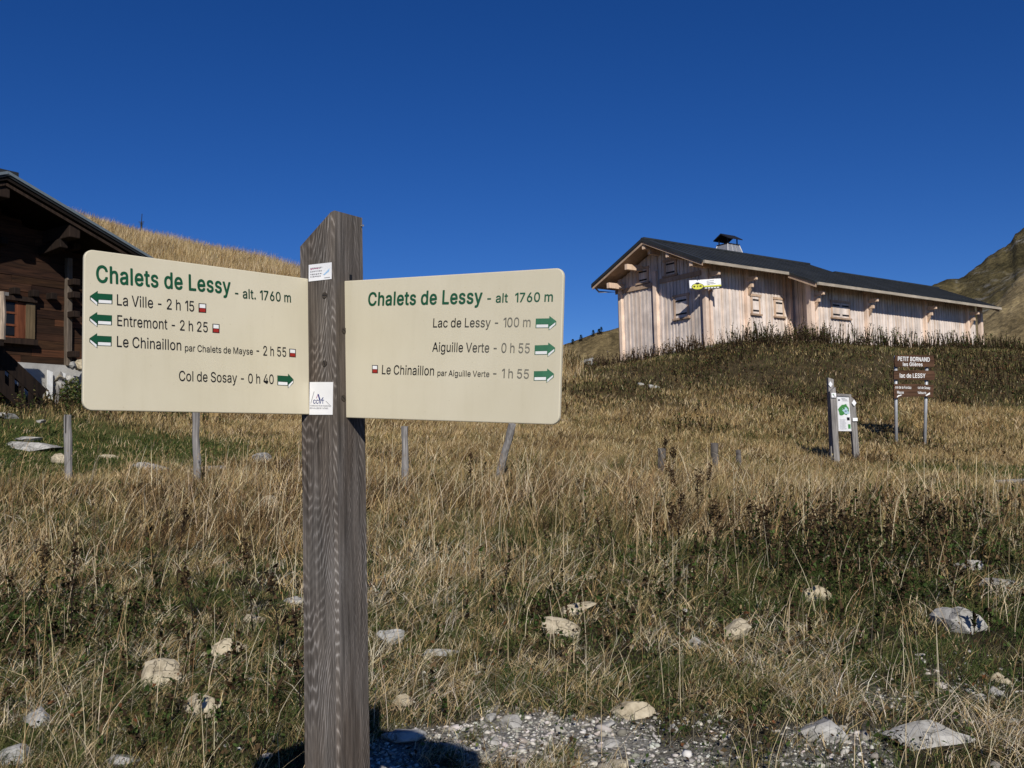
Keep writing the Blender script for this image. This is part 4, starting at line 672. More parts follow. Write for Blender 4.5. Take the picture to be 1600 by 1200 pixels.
# ------------------------------------------------------------------ old dark chalet at the left edge
DY = rad(34); DU = Vector((math.sin(DY), math.cos(DY), 0)); DN = Vector((math.cos(DY), -math.sin(DY), 0))
dO = P(105, 571, 22.0)
dk = thing('old_chalet', dO, math.pi/2-DY, 'old dark brown wooden chalet with overhanging roof at the left edge', 'chalet')
bpy.context.view_layer.update(); DW = dk.matrix_world.copy(); DWI = DW.inverted()
def dl(px, py, off=0.): return DWI @ hit(px, py, dO-DN*off, DN)       # off > 0 is into the wall
VG = -1.15                                                            # verge plane in front of the wall
rp = dl(12, 270, VG); ep = dl(232, 401, VG)
SL = (rp.z-ep.z)/(ep.x-rp.x); RX, RZ = rp.x, rp.z; EXX = ep.x+.4
zd = lambda x: RZ-abs(x-RX)*SL
UL, URR = 2*RX-EXX+.8, EXX-.75
m = MB(); z = 0; random.seed(3)
while z < RZ-.35:
    h = random.uniform(.14, .2); zt = z+h-.006
    hw = min((RZ-.25-zt)/SL, 99); x0 = max(UL, RX-hw); x1 = min(URR, RX+hw)
    if x1-x0 > .2:
        x = x0
        while x < x1-.01:
            x2 = min(x1, x+random.uniform(2.5, 5)); d = random.uniform(-.012, .014); g = random.uniform(.55, 1.35); t = (g, g*random.uniform(.9, 1.02), g*random.uniform(.85, 1.05))
            if random.random() < .12: t = (g*1.7, g*1.45, g*1.3)
            m.box((x+.003, d, z), (x2-.003, .12, zt), t); x = x2
    z += h
m.build('plank_wall', M_DARKWOOD, dk)
m = MB(); D0 = 9.
m.hexa([(UL+.05, .1, .02), (URR-.05, .1, .02), (URR-.05, .1, zd(URR)-.3), (RX, .1, RZ-.3), (UL+.05, .1, zd(UL)-.3)], [(UL+.05, D0, .02), (URR-.05, D0, .02), (URR-.05, D0, zd(URR)-.3), (RX, D0, RZ-.3), (UL+.05, D0, zd(UL)-.3)], .8); m.build('inner_wall', M_DARKWOOD, dk)
m = MB(); m.box((UL-.03, -.06, -2.6), (URR+.2, D0, -.003)); m.build('base', M_CONC, dk)
m = MB()
for x0, x1 in ((RX, EXX), (2*RX-EXX, RX)):
    m.hexa([(x0, VG, zd(x0)-.07), (x1, VG, zd(x1)-.07), (x1, D0+.8, zd(x1)-.07), (x0, D0+.8, zd(x0)-.07)], [(x0, VG, zd(x0)), (x1, VG, zd(x1)), (x1, D0+.8, zd(x1)), (x0, D0+.8, zd(x0))])
m.box((RX-.22, VG-.02, RZ-.06), (RX+.22, D0+.8, RZ+.05))
m.build('roof', M_ROOF, dk)
for x0, x1 in ((RX, EXX), (2*RX-EXX, RX)): m = MB(); m.beam((x0, VG-.012, zd(x0)+.005), (x1, VG-.012, zd(x1)+.005), .03, .055); m.build('verge_flashing', M_FLASH, dk)
m = MB()
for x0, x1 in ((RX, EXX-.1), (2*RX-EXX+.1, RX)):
    m.hexa([(x0, VG+.03, zd(x0)-.14), (x1, VG+.03, zd(x1)-.14), (x1, D0, zd(x1)-.14), (x0, D0, zd(x0)-.14)], [(x0, VG+.03, zd(x0)-.074), (x1, VG+.03, zd(x1)-.074), (x1, D0, zd(x1)-.074), (x0, D0, zd(x0)-.074)], .3)  # low tint puts the shade under the overhang into the boarding colour
    m.beam((x0, VG+.10, zd(x0)-.21), (x1, VG+.10, zd(x1)-.21), .05, .06, 1.1)
m.build('roof_boarding', M_DARKBEAM, dk)
for px, py in [(5, 288), (116, 356)]:
    q = dl(px, py, VG+.15); zz = zd(q.x)-.34; m = MB(); m.beam((q.x, VG+.12, zz), (q.x, .1, zz), .26, .28, .9); m.build('purlin', M_DARKBEAM, dk, bevel=.02)
    if px > 50: 
        m = MB(); m.beam((q.x-.05, VG+.45, zz-.22), (q.x-.12, .1, zz-.34), .2, .2, .5); m.build('corbel', M_DARKBEAM, dk, bevel=.02)
cp_ = dl(105, 470)
m = MB(); zt = zd(cp_.x)-.55; m.box((cp_.x-.07, -.12, -.02), (cp_.x+.06, .03, zt), (.5, .42, .34)); m.build('corner_post', M_FENCE, dk, bevel=.02)
for py in (388, 443, 463, 493, 555):
    q = dl(105, py); m = MB(); m.beam((cp_.x+.02, .05, q.z), (cp_.x+.02, -.34, q.z), .17, .14, .8); m.build('log_end', M_DARKBEAM, dk, bevel=.015)
for px, py in [(19, 456), (49, 460), (77, 464), (0, 378)]:
    q = dl(px, py); m = MB(); m.beam((q.x, .05, q.z), (q.x, -.20, q.z), .15, .15, .5); m.build('log_end', M_DARKBEAM, dk, bevel=.02)
# window with dark panes, reddish frame and an open ochre shutter
a = dl(-8, 467); b = dl(23.5, 528); x0, x1, z0, z1 = a.x, b.x, b.z, a.z
m = MB(); m.box((x0, -.03, z0), (x1+.05, -.018, z1), .3); wf = m.build('window', M_DARKBEAM, dk)
m = MB(); m.box((x0+.05, -.036, z0+.05), (x1-.02, -.032, z1-.05)); m.build('pane', M_PANE, wf)
m = MB()
for z in np.linspace(z0, z1, 4): m.box((x0, -.055, z-.022), (x1, -.03, z+.022))
m.box((x1-.03, -.05, z0), (x1+.03, -.034, z1)); m.build('frame', M_REDWOOD, wf)
m = MB(); m.box((x0-.1, -.16, z0-.14), (x1+.42, .0, z0-.02), .9); m.build('sill', M_DARKBEAM, wf)
m = MB(); m.box((x0-.1, -.12, z1), (x1+.42, .0, z1+.10), .9); m.build('lintel', M_DARKBEAM, wf)
m = MB(); m.hexa([(x1+.03, -.05, z0), (x1+.20, -.05, z0), (x1+.20, -.02, z0), (x1+.03, -.02, z0)], [(x1+.03, -.05, z1-.02), (x1+.20, -.05, z1-.02), (x1+.20, -.02, z1-.02), (x1+.03, -.02, z1-.02)], .8); m.build('jamb', M_REDWOOD, wf)
m = MB(); m.box((x1+.20, -.07, z0), (x1+.40, -.02, z1-.02), .7); m.build('shutter', M_OCHRE, wf)
# balcony end with pale balusters, and the stair going down along the base
q1 = dl(-60, 460, -1.4); q2 = dl(-3, 461, -1.4); m = MB()
zb_ = dl(3, 531, -1.4).z; zt_ = dl(3, 459, -1.4).z
bal = MB(); bal.beam((q1.x-1, -1.4, zt_), (q2.x+.18, -1.4, zt_), .12, .07, .55)
bal.beam((q1.x-1, -1.4, zb_+.05), (q2.x+.06, -1.4, zb_+.05), .1, .12, .6); x = q2.x-.02
while x > q1.x-1: bal.box((x-.05, -1.42, zb_+.1), (x+.05, -1.39, zt_-.02), 1.+random.uniform(-.2, .2)); x -= .14
bo = bal.build('balcony', M_FENCE, dk)
m = MB(); m.tube([(q2.x+.06, -1.42, zb_), (q2.x+.08, -1.40, zb_+.5), (q2.x+.05, -1.41, zb_+.95)], [.075, .08, .07], 9, (1.5, 1.25, 1.0)); m.build('post', M_FENCE, bo)
m = MB(); m.box((q1.x-1, -1.45, zb_-.12), (q2.x+.1, -.02, zb_-.02), .5); m.build('floor', M_DARKBEAM, bo)
s0 = dl(-12, 545, -1.0); s1_ = dl(66, 617, -1.0); stc = MB()
for yy, ex in ((-1.0, 0), (-.15, 0)):
    stc.beam((s0.x-.8, yy, s0.z+.8*(s0.z-s1_.z)/(s1_.x-s0.x)), (s1_.x, yy, s1_.z), .06, .28, .5)
    stc.beam((s0.x-.8, yy, s0.z+.36-.5+.8*(s0.z-s1_.z)/(s1_.x-s0.x)-.45), (s1_.x, yy, s1_.z-.6), .06, .2, .45)
x = s0.x-.6
while x < s1_.x:
    z = s0.z+(s1_.z-s0.z)*(x-s0.x)/(s1_.x-s0.x)
    stc.box((x-.05, -1.02, z-.6), (x+.05, -.99, z), .5); stc.box((x-.11, -1., z-.64), (x+.11, -.15, z-.60), .6); x += .2
stc.build('stair', M_DARKBEAM, dk)
# boards, grey stake, stones and bush at the foot of the concrete base
def lean_board(x0, y0, x1, y1, wd, lab, mat, off, name='leaning_board'):
    a = DW @ dl(x0, y0, -off); b = DW @ dl(x1, y1, -.12)
    o = thing(name, a, 0, lab, 'board'); m = MB(); m.beam((0, 0, -.1), b-a, wd, .025, 1., 0, DN); m.build('board', mat, o); return o
M_WBOARD = wood('whitewashed_board', (.55, .55, .53), (.78, .78, .76), scale=12)
lean_board(77.5, 616, 78, 580, .13, 'wider white board leaning on the concrete base of the old chalet', M_WBOARD, .5)
lean_board(95, 612, 99, 583, .10, 'narrow white board behind the grey stake by the old chalet', M_WBOARD, .35)
lean_board(88, 622, 96, 582, .07, 'grey wooden stake leaning beside white boards at the old chalet', M_FENCE, .8, 'leaning_stake')
def rock_mesh(a, b, c, seed, flatness=.0, sub=3):
    rg = random.Random(seed); bm_ = bmesh.new(); bmesh.ops.create_icosphere(bm_, subdivisions=sub, radius=1)
    pl_ = [(Vector((rg.gauss(0, 1), rg.gauss(0, 1), rg.gauss(0, .8))).normalized(), rg.uniform(.30, .72)) for _ in range(11)]
    ofs = Vector((rg.uniform(0, 50), rg.uniform(0, 50), rg.uniform(0, 50)))
    from mathutils import noise as mn
    for v in bm_.verts:
        for n_, d_ in pl_:
            k_ = v.co.dot(n_)
            if k_ > d_: v.co -= n_*(k_-d_)*.97
        v.co *= 1.12+.26*mn.noise(v.co*1.4+ofs)+.07*mn.noise(v.co*4.5+ofs)+.04*mn.noise(v.co*11+ofs)
        v.co = Vector((v.co.x*a, v.co.y*b, v.co.z*c))
    me = bpy.data.meshes.new('rock'); bm_.to_mesh(me); bm_.free(); return me
wl = dl(118, 600, -.4)
dsw = thing('stone_wall', DW @ Vector((wl.x+.1, wl.y, -1.2)), math.pi/2-DY, 'rough dry stone heap against the old chalet base', 'stone wall')
random.seed(12)
for i in range(23):
    r_ = i//5; x = -.45+(i % 5)*.36+random.uniform(-.08, .08); s = random.uniform(.13, .2)
    o = link('stone', rock_mesh(s, s*.8, s*.7, 300+i, sub=2), [M_ROCKC, M_ROCKW, M_ROCKG][i % 3], dsw); o.location = (x+.05*r_, random.uniform(-.15, .2), .12+r_*.26); o.rotation_euler = (random.uniform(-.3, .3), random.uniform(-.3, .3), random.uniform(0, 6))

# ------------------------------------------------------------------ info panel, marker post and carved boards on the right
def wpost(name, parent, a, b, w_, d_, cut=.12, mat=M_FENCE, t=1.):
    """squared post from a to b with slanted top, in parent space"""
    a = Vector(a); b = Vector(b); h = w_/2; k_ = d_/2
    lo = [a+Vector(q) for q in ((-h, -k_, 0), (h, -k_, 0), (h, k_, 0), (-h, k_, 0))]; hi = [b+Vector(q) for q in ((-h, -k_, 0), (h, -k_, -cut), (h, k_, -cut), (-h, k_, 0))]
    m = MB(); m.hexa(lo, hi, t); return m.build(name, mat, parent, bevel=.008)
Yp = 20.0
pa, pbm = P(1307, 722, Yp), P(1300, 612, Yp); pa2, pb2 = P(1338, 712, Yp+.35), P(1330, 617, Yp+.35)
ip = thing('information_panel', pa, 0, 'hiking information panel with green map between two grey wooden posts', 'information panel')
O = pa
wpost('post', ip, Vector((0, 0, -.3)), pbm-O, .115, .115, -.09); wpost('post', ip, pa2-O+Vector((0, 0, -.3)), pb2-O, .12, .12, .12)
c0, c1, c2, c3 = P(1307.6, 619, Yp+.05), P(1327.5, 620, Yp+.33), P(1332, 673.5, Yp+.33), P(1311, 673.5, Yp+.05)
ex = (c1-c0).normalized(); ey = ((c0-c3)+(c1-c2)).normalized(); n = ex.cross(ey).normalized(); ey = n.cross(ex); cen = (c0+c1+c2+c3)/4; Wp = (c1-c0).length; Hp = (c0-c3).length
Mw = Matrix((ex, ey, n)).transposed().to_4x4(); Mw.translation = cen
m = MB(); m.box((-Wp/2, -Hp/2, -.02), (Wp/2, Hp/2, 0)); pn = m.build('panel', M_STICK, ip); local(ip, pn, Mw)
random.seed(4)
blobp = lambda cx, cy, rx, ry, n_=16: [(Wp*(cx-.5)+Wp*rx*math.cos(a)*random.uniform(.75, 1.15), Hp*(.5-cy)+Hp*ry*math.sin(a)*random.uniform(.75, 1.15)) for a in [2*math.pi*i/n_ for i in range(n_)]]
flat('map', [(blobp(.48, .38, .44, .17), 0, 0), (blobp(.22, .47, .18, .10), 0, .001), (blobp(.55, .38, .22, .075), 1, .002), (blobp(.66, .46, .24, .05), 1, .002), (blobp(.45, .33, .10, .05), 0, .003), (blobp(.6, .42, .05, .02), 2, .003)], [M_MAPG, M_MAPL, M_BLUE], pn, .002)
rows = [(.30, .05, .62, .065, 0), (.33, .085, .75, .10, 0), (.4, .12, .85, .132, 0), (.04, .09, .2, .13, 1), (.66, .60, .88, .69, 1), (.72, .80, .92, .93, 2)]
for i in range(16): rows.append((.08, .66+i*.019, random.uniform(.5, .62), .668+i*.019, 3))
bars(pn, rows, Wp, Hp, .002, [M_GREY, M_INK, M_MAPG, M_LGREY])
m = MB(); m.box((-Wp/2-.03, Hp/2, -.05), (Wp/2+.02, Hp/2+.05, .02)); o = m.build('head_rail', M_FENCE, ip); local(ip, o, Mw)
def plate(name, parent, O, px, py, Y, wpx, hpx, diamond=False, mats=M_STICK):
    c = P(px, py, Y)-O; k_ = Y/F; a, b = wpx*k_/2, hpx*k_/2
    pts = [(-a, 0), (0, -b), (a, 0), (0, b)] if diamond else [(-a, -b), (a, -b), (a, b), (-a, b)]
    m = MB(); m.hexa([(c.x+x, c.y, c.z+z) for x, z in reversed(pts)], [(c.x+x, c.y-.012, c.z+z) for x, z in reversed(pts)]); return m.build(name, mats, parent), c, a, b
o, c, a, b = plate('plate', ip, O, 1302.5, 617.5, Yp-.075, 7.4, 7.2)
m = MB(); m.add([(c.x-a*.6, c.y-.016, c.z+b*.3), (c.x+a*.3, c.y-.016, c.z+b*.1), (c.x+a*.1, c.y-.016, c.z+b*.4), (c.x-a*.4, c.y-.016, c.z+b*.6)], [(0, 1, 2, 3)]); m.add([(c.x-a*.3, c.y-.016, c.z-b*.2), (c.x+a*.6, c.y-.016, c.z-b*.7), (c.x+a*.6, c.y-.016, c.z-b*.5), (c.x-a*.1, c.y-.016, c.z+b*.0)], [(0, 1, 2, 3)], 1., 1); m.build('printing', [M_MAPG, M_INK], o)
plate('plate', ip, O, 1334.3, 629.5, Yp+.27, 7.2, 10, True); plate('plate', ip, O, 1336, 655.5, Yp+.27, 7.4, 5)
mp0, mp1 = P(1301, 712, Yp+.55), P(1297, 590, Yp+.55)
mk = thing('marker_post', mp0, 0, 'tall thin grey post with white diamond behind the information panel', 'post')
wpost('post', mk, (0, 0, -.3), mp1-mp0, .115, .115, .04); plate('plate', mk, mp0, 1297.5, 600.5, Yp+.48, 6.6, 9.4, True)
# carved boards on steel posts
Yb = 23.7
q0, q1 = P(1401, 693, Yb), P(1445, 693, Yb)
cb = thing('carved_sign', (q0+q1)/2, 0, 'stack of three brown carved wooden boards on two steel posts', 'sign'); O = (q0+q1)/2
for q, pxt in ((q0, 1399.5), (q1, 1448.5)):
    t = P(pxt, 556, Yb+.04); m = MB(); b_ = q+Vector((0, .05, -.25)); m.tube([b_-O, t-O], [.040, .040], 10); m.build('post', M_STEEL, cb, smooth=True)
def carved(poly, texts):
    pts = [P(x, y, Yb)-O for x, y in poly]; m = MB(); m.hexa([p_+Vector((0, 0, 0)) for p_ in pts], [p_+Vector((0, -.05, 0)) for p_ in pts]); b = m.build('board', M_BROWN, cb)
    m.v = m.v
    for body, xa, ya, xb, yb, cap, bold in texts:
        me = text_mesh(body, bold); xs = [v.co.x for v in me.vertices]; a, d = min(xs), max(xs); A = P(xa, ya, Yb-.054)-O; B = P(xb, yb, Yb-.054)-O
        sx = (B.x-A.x)/(d-a); me.transform(Matrix.Translation(A) @ Matrix.Rotation(-math.atan2(B.z-A.z, B.x-A.x), 4, 'Y') @ Matrix.Rotation(math.pi/2, 4, 'X') @ Matrix.Diagonal((sx, cap*Yb/F/CAPH, 1, 1)) @ Matrix.Translation((-a, 0, 0))); link('lettering', me, M_WHITE, b)
    return b
fb = lambda x, y: (1385+x/13.34, 545+y/13.34)
carved([fb(*p_) for p_ in [(165, 380), (975, 380), (985, 250), (960, 145), (560, 132), (180, 140), (150, 260)]], [('PETIT BORNAND', *fb(240, 250), *fb(905, 268), 6.6, .016), ('les Glières', *fb(345, 358), *fb(755, 362), 5.6, .014)])
carved([fb(*p_) for p_ in [(140, 640), (980, 655), (1000, 540), (970, 462), (560, 450), (150, 458), (135, 540)]], [('lac de LESSY', *fb(280, 600), *fb(815, 605), 6.6, .018)])
b3 = carved([fb(*p_) for p_ in [(150, 1040), (330, 1010), (520, 995), (760, 995), (950, 1020), (965, 900), (965, 760), (560, 735), (140, 735), (140, 900)]], [('col de la Forclaz', *fb(185, 825), *fb(520, 835), 4.0, .012), ('Mayse', *fb(225, 932), *fb(362, 936), 4.2, .012), ('col de Sosay', *fb(655, 832), *fb(915, 842), 4.0, .012), ('Vallouvre', *fb(655, 938), *fb(828, 942), 4.0, .012)])
for s in ([(215, 1005), (245, 965), (300, 960), (325, 955), (310, 975), (260, 990), (235, 1015)], [(815, 970), (860, 935), (880, 925), (905, 905), (910, 950), (880, 960), (835, 985)]):
    pts = [P(*fb(*p_), Yb-.055)-O for p_ in s]; m = MB(); m.add(pts, [tuple(range(len(pts)))]); m.build('arrow', M_WHITE, b3)

# ------------------------------------------------------------------ fence posts
def fence_post(px0, py0, px1, py1, Y, r, lab, split=False):
    b = P(px0, py0, Y); t = P(px1, py1, Y-(.25 if abs(px0-px1) > 15 else 0)); g = Vector((b.x, b.y, tz(b.x, b.y)))
    o = thing('fence_post', g, 0, lab, 'fence post', 'old fence posts in the dry grass'); rg = random.Random(px0); m = MB(); n_ = 9
    pts = []; rs = []
    for i in range(7):
        f_ = i/6; p_ = (b-g).lerp(t-g, f_)+Vector((rg.uniform(-.008, .008), rg.uniform(-.008, .008), 0)); pts.append(p_); rs.append(r*rg.uniform(.9, 1.08))
    pts.insert(0, pts[0]+Vector((0, 0, -.35))); rs.insert(0, r)
    m.tube(pts, rs, n_, 1.)
    vs = [Vector(v) for v in m.v]
    for i in range(n_):
        if i % 3 == 0: vs[-1-i].z -= rg.uniform(.01, .05)
    m.v = [tuple(v) for v in vs]; m.build('stake', M_OLDFENCE if px0 > 1000 else M_FENCE, o)
    if split: m = MB(); m.box((pts[-1].x-.006, pts[-1].y-r-.006, pts[-1].z-.25), (pts[-1].x+.004, pts[-1].y-r+.01, pts[-1].z+.004)); m.build('split', M_BLACK, o)
fence_post(106, 757, 106, 648, 13.6, .054, 'split grey fence post under the left corner of the left cream board', True)
fence_post(308, 760, 306, 640, 13.6, .050, 'grey fence post rising behind the lower edge of the left cream board')
fence_post(633, 765, 632, 666, 13.8, .048, 'short upright grey fence post just right of the wooden signpost')
fence_post(778, 748, 801, 662, 14.5, .055, 'grey fence post leaning to the right below the right cream board')
fence_post(1033, 742, 1034, 700, 15.5, .065, 'short weathered fence stub in straw below the pale chalet')
fence_post(1118, 728, 1116, 692, 16.5, .065, 'dark fence stub between the short stub and the information panel')
fence_post(1154, 728, 1154, 703, 16.8, .045, 'small dark stump of a fence post nearest the information panel')
b = P(221, 362, 50); t = P(222, 334, 50)
o = thing('mast', b, 0, 'thin dark mast with short cross arms on the grassy ridge', 'mast'); m = MB(); m.tube([(0, 0, -.6), (0, 0, .45), (0, 0, .5), (t-b)], [.05, .05, .02, .018], 6); m.build('pole', M_BLACK, o)
m = MB(); z = .5; m.beam((-.14, 0, z), (.14, 0, z), .03, .03); m.beam((-.09, 0, z-.1), (.1, 0, z-.1), .03, .03); m.build('cross_arm', M_BLACK, o)
g = ground_at(1585, 762); o = thing('wooden_rail', g+Vector((0, 0, .06)), .05, 'fallen grey wooden rail lying in grass at the right edge', 'rail'); m = MB(); m.tube([(-.28, 0, .02), (.3, .05, .03), (1.6, .1, .05)], [.035, .04, .045], 8); m.build('rail', M_FENCE, o)

# tiny conifers on the far hill
k = 0
def conifer(px, py, h, lab):
    p_ = P(px, py+1.5, 149); o = thing('conifer_tree', p_-Vector((0, 0, .15)), 0, lab, 'tree', 'tiny conifers on the far hill'); m = MB(); m.tube([(0, 0, -.3), (0, 0, h*.9)], [.1, .03], 5); m.build('trunk', M_DARKBEAM, o)
    rg = random.Random(px); vs = []; fs = []
    for i in range(150):
        f_ = rg.random()**.8; a = rg.uniform(0, 6.28); r_ = (1-f_)*h*.30*rg.uniform(.5, 1.1)+.05; c_ = Vector((math.cos(a)*r_, math.sin(a)*r_, .1*h+f_*h*.92)); s = rg.uniform(.08, .18)
        d = Vector((math.cos(a), math.sin(a), -.4))*s; e = Vector((-math.sin(a), math.cos(a), 0))*s*.6; q = len(vs); vs += [c_-e, c_+e, c_+d]; fs.append((q, q+1, q+2))
    b_ = MB(); b_.add(vs, fs, (.02, .032, .014)); b_.build('crown', M_LEAF, o)
for px, py, h, lab in [(895, 534, 1.3, 'lowest tiny dark conifer beside the right cream board on the far hill'), (908, 529, 1.6, 'second tiny dark conifer up the far hill ridge'), (927, 522, 1.7, 'tiny dark conifer midway up the far hill ridge'), (936, 517.5, 1.2, 'small low conifer above the middle of the far hill ridge'), (939.5, 516.5, 1.6, 'highest tiny conifer near the pale chalet corner on the far hill')]: conifer(px, py, h*.55, lab)

# ------------------------------------------------------------------ rocks, each its own thing
ROCKS = [ # px, py (foot), width px, height px, material, label
 (881,1000,54,44,0,'large cream boulder in short grass right of the signpost'),
 (894,962,52,22,0,'cream stone just above the large cream boulder'),
 (340,1026,72,36,0,'cream boulder upper of the three left of the signpost foot'),
 (246,1074,76,40,0,'rounded cream boulder leftmost of the three left of the signpost foot'),
 (318,1112,74,28,0,'flat cream boulder lowest of the three left of the signpost foot'),
 (611,1008,40,30,2,'grey stone touching the right side of the signpost'),
 (429,801,34,22,0,'pale stone in straw left of the signpost below the left board'),
 (408,723,34,12,1,'small pale slab in grass below the middle of the left board'),
 (1286,938,50,34,0,'cream stone half hidden by dark weeds on the right'),
 (1500,988,56,54,1,'white angular boulder beside the dark weeds at the right edge'),
 (1152,998,52,30,0,'cream stone in grass left of the dark green weeds'),
 (1088,1014,28,22,1,'small white stone between grass tufts right of the large cream boulder'),
 (54,1132,60,22,2,'flat grey stone in grass near the left edge'),
 (22,1196,44,32,2,'dark grey stone in the bottom left corner'),
 (385,972,34,13,0,'small cream stone in grass near the signpost'),
 (458,944,26,14,1,'small white stone close to the left edge of the signpost'),
 (185,1196,60,16,1,'flat white stone at the bottom edge left of the signpost'),
 (804,1139,28,22,1,'white angular stone in the middle of the gravel'),
 (766,1130,20,14,1,'small white stone left of the angular one on the gravel'),
 (998,1124,60,20,0,'long pale stone at the upper edge of the gravel'),
 (980,1112,16,12,0,'small stone at the left end of the long pale stone'),
 (949,1138,24,15,1,'white stone in gravel below the long pale stone'),
 (960,1170,24,12,1,'flat white chip low in the gravel'),
 (1288,1150,70,34,1,'broad flat white slab in the gravel at right'),
 (1468,1166,104,34,1,'long white slab at the lower right'),
 (1556,1088,24,13,1,'white stone at the right edge above the long slab'),
 (1534,1094,14,10,1,'little white stone left of the right edge stone'),
 (630,1160,52,22,1,'pale slab at the edge of the signpost shadow'),
 (706,1174,40,12,1,'narrow pale slab in the gravel right of the shadow'),
 (860,1192,34,11,1,'flat white stone at the bottom edge of the gravel'),
 (1054,1146,14,24,1,'upright white shard in the gravel'),
 (968,1199,40,16,0,'rounded cream stone at the bottom edge of the frame'),
 (630,1104,28,34,0,'tilted cream stone right of the signpost shadow top'),
 (1572,1068,24,18,0,'cream stone near the right edge above the gravel'),
 (772,1165,20,12,1,'small flat white stone above the dark tuft in gravel'),
 (1006,1196,22,12,1,'white chip beside the rounded cream stone at the bottom'),
 (1555,915,52,13,1,'flat white slab on the path at the right edge'),
 (1522,890,60,9,1,'long thin pale slab above the flat slab on the path'),
 (1585,794,30,8,1,'small pale slab on the path at the right edge below the rail'),
 (50,704,76,10,1,'large flat pale slab in the green turf at left'),
 (164,716,30,8,0,'small stone in straw between the two left fence posts'),
 (88,724,24,14,0,'cream stone in front of the leftmost fence post'),
 (12,655,34,10,1,'pale slab in turf below the old chalet'),
 (36,690,40,5,1,'thin pale slab just behind the large flat slab at left'),
 (60,661,18,5,1,'small flat stone in turf under the old chalet stair'),
 (240,738,70,8,1,'long pale slab in straw left of the second fence post'),
 (330,736,50,6,1,'thin pale slab right of the second fence post'),
 (918,568,18,12,2,'grey boulder on the bank right of the right board'),
 (1002,603,10,8,1,'white stone on the slope below the pale chalet'),
 (1022,606,14,7,1,'pair mate of the white stone on the slope below the pale chalet'),
 (973,562,10,5,1,'little white stone below the left corner of the pale chalet'),
 (762,825,12,9,1,'small white stone in dry leaves right of the signpost'),
 (728,822,9,7,1,'tiny white stone nearest the signpost in dry leaves'),
 (888,907,20,12,0,'small pale stone above the cream stones right of the signpost'),
 (922,905,16,9,0,'small pale stone beside green leaves right of the signpost'),
 (690,1026,44,12,2,'flat grey stone in grass between signpost and large cream boulder'),
]
MR = [M_ROCKC, M_ROCKW, M_ROCKG]
random.seed(8); ROCKXY = []
for i, (px, py, wpx, hpx, mi, lab) in enumerate(ROCKS):
    g = ground_at(px, min(py, 1199)); s = wpx*g.y/F/2; hh = hpx*g.y/F
    tilt = math.atan2(-(g.z-EYE), g.y)+.12
    fl = max(.25, min(1.2, (hpx/wpx)*1.25)) if g.y > 9 else max(.22, min(1.1, hpx/wpx*.95))
    o = bpy.data.objects.new('rock', rock_mesh(s*1.5, s*1.2, s*1.5*fl, 40+i)); C.objects.link(o); o.data.materials.append(MR[mi])
    o.location = (g.x, g.y+s*.5, g.z+s*fl*.25); o.rotation_euler = (random.uniform(-.12, .12), random.uniform(-.12, .12), random.uniform(-.5, .5)); setp(o, lab, 'rock', 'pale limestone rocks in the pasture')
    ROCKXY.append((g.x, g.y+s*.15, s*1.25))
RXY = np.array(ROCKXY)

# ------------------------------------------------------------------ vegetation and gravel (uncountable)
def raw_mesh(name, V, quads, tris, col, mat, flat_=False):
    me = bpy.data.meshes.new(name); me.vertices.add(len(V)); me.vertices.foreach_set('co', V.astype(np.float32).ravel())
    nq, nt_ = len(quads), len(tris); li = np.concatenate([quads.ravel(), tris.ravel()]).astype(np.int32)
    me.loops.add(len(li)); me.loops.foreach_set('vertex_index', li); me.polygons.add(nq+nt_)
    me.polygons.foreach_set('loop_start', np.concatenate([np.arange(nq)*4, nq*4+np.arange(nt_)*3]).astype(np.int32))
    if not flat_: me.polygons.foreach_set('use_smooth', np.ones(nq+nt_, bool))
    me.update(calc_edges=True)
    a = me.color_attributes.new('Col', 'FLOAT_COLOR', 'POINT'); a.data.foreach_set('color', np.c_[col, np.ones(len(col))].astype(np.float32).ravel())
    return link(name, me, mat)
def blade_arrays(root, h, w_, az, lean, col, segs=3, curl=1.7, droop=None):
    n = len(root); t = np.linspace(0, 1, segs+1); fa = az+RNG.uniform(-1.2, 1.2, n)+np.pi/2
    dx, dy = np.cos(az), np.sin(az); V = np.empty((n, 2*segs+1, 3)); wx, wy = np.cos(fa), np.sin(fa)
    dr = np.zeros(n) if droop is None else droop
    for i, q in enumerate(t):
        off = h*lean*q**curl; cx = root[:, 0]+dx*off; cy = root[:, 1]+dy*off; cz = root[:, 2]+h*(q*np.sqrt(np.clip(1-.4*lean**2*q, .15, 1))-dr*q**3)
        if i < segs:
            ww = w_*(1-.55*q)/2
            V[:, 2*i] = np.stack([cx-wx*ww, cy-wy*ww, cz], -1); V[:, 2*i+1] = np.stack([cx+wx*ww, cy+wy*ww, cz], -1)
        else: V[:, 2*segs] = np.stack([cx, cy, cz], -1)
    k_ = 2*segs+1; b = np.arange(n)[:, None]*k_
    Q = np.concatenate([b+np.array([2*i, 2*i+1, 2*i+3, 2*i+2]) for i in range(segs-1)]) if segs > 1 else np.zeros((0, 4), int)
    T = b+np.array([2*segs-2, 2*segs-1, 2*segs])
    return V.reshape(-1, 3), Q, T, np.repeat(col, k_, 0)
def join(parts):
    V = []; Q = []; T = []; Cc = []; k_ = 0
    for v, q, t, c in parts: V.append(v); Q.append(q+k_); T.append(t+k_); Cc.append(c); k_ += len(v)
    return np.concatenate(V), np.concatenate(Q), np.concatenate(T), np.concatenate(Cc)
def scatter(n, r0, r1, a=36, pw=0.):
    u = RNG.random(n); r = r0*(r1/r0)**u if pw == 0 else (r0**pw+u*(r1**pw-r0**pw))**(1/pw)
    th = np.radians(RNG.uniform(-a, a, n)); return r*np.sin(th), r*np.cos(th)
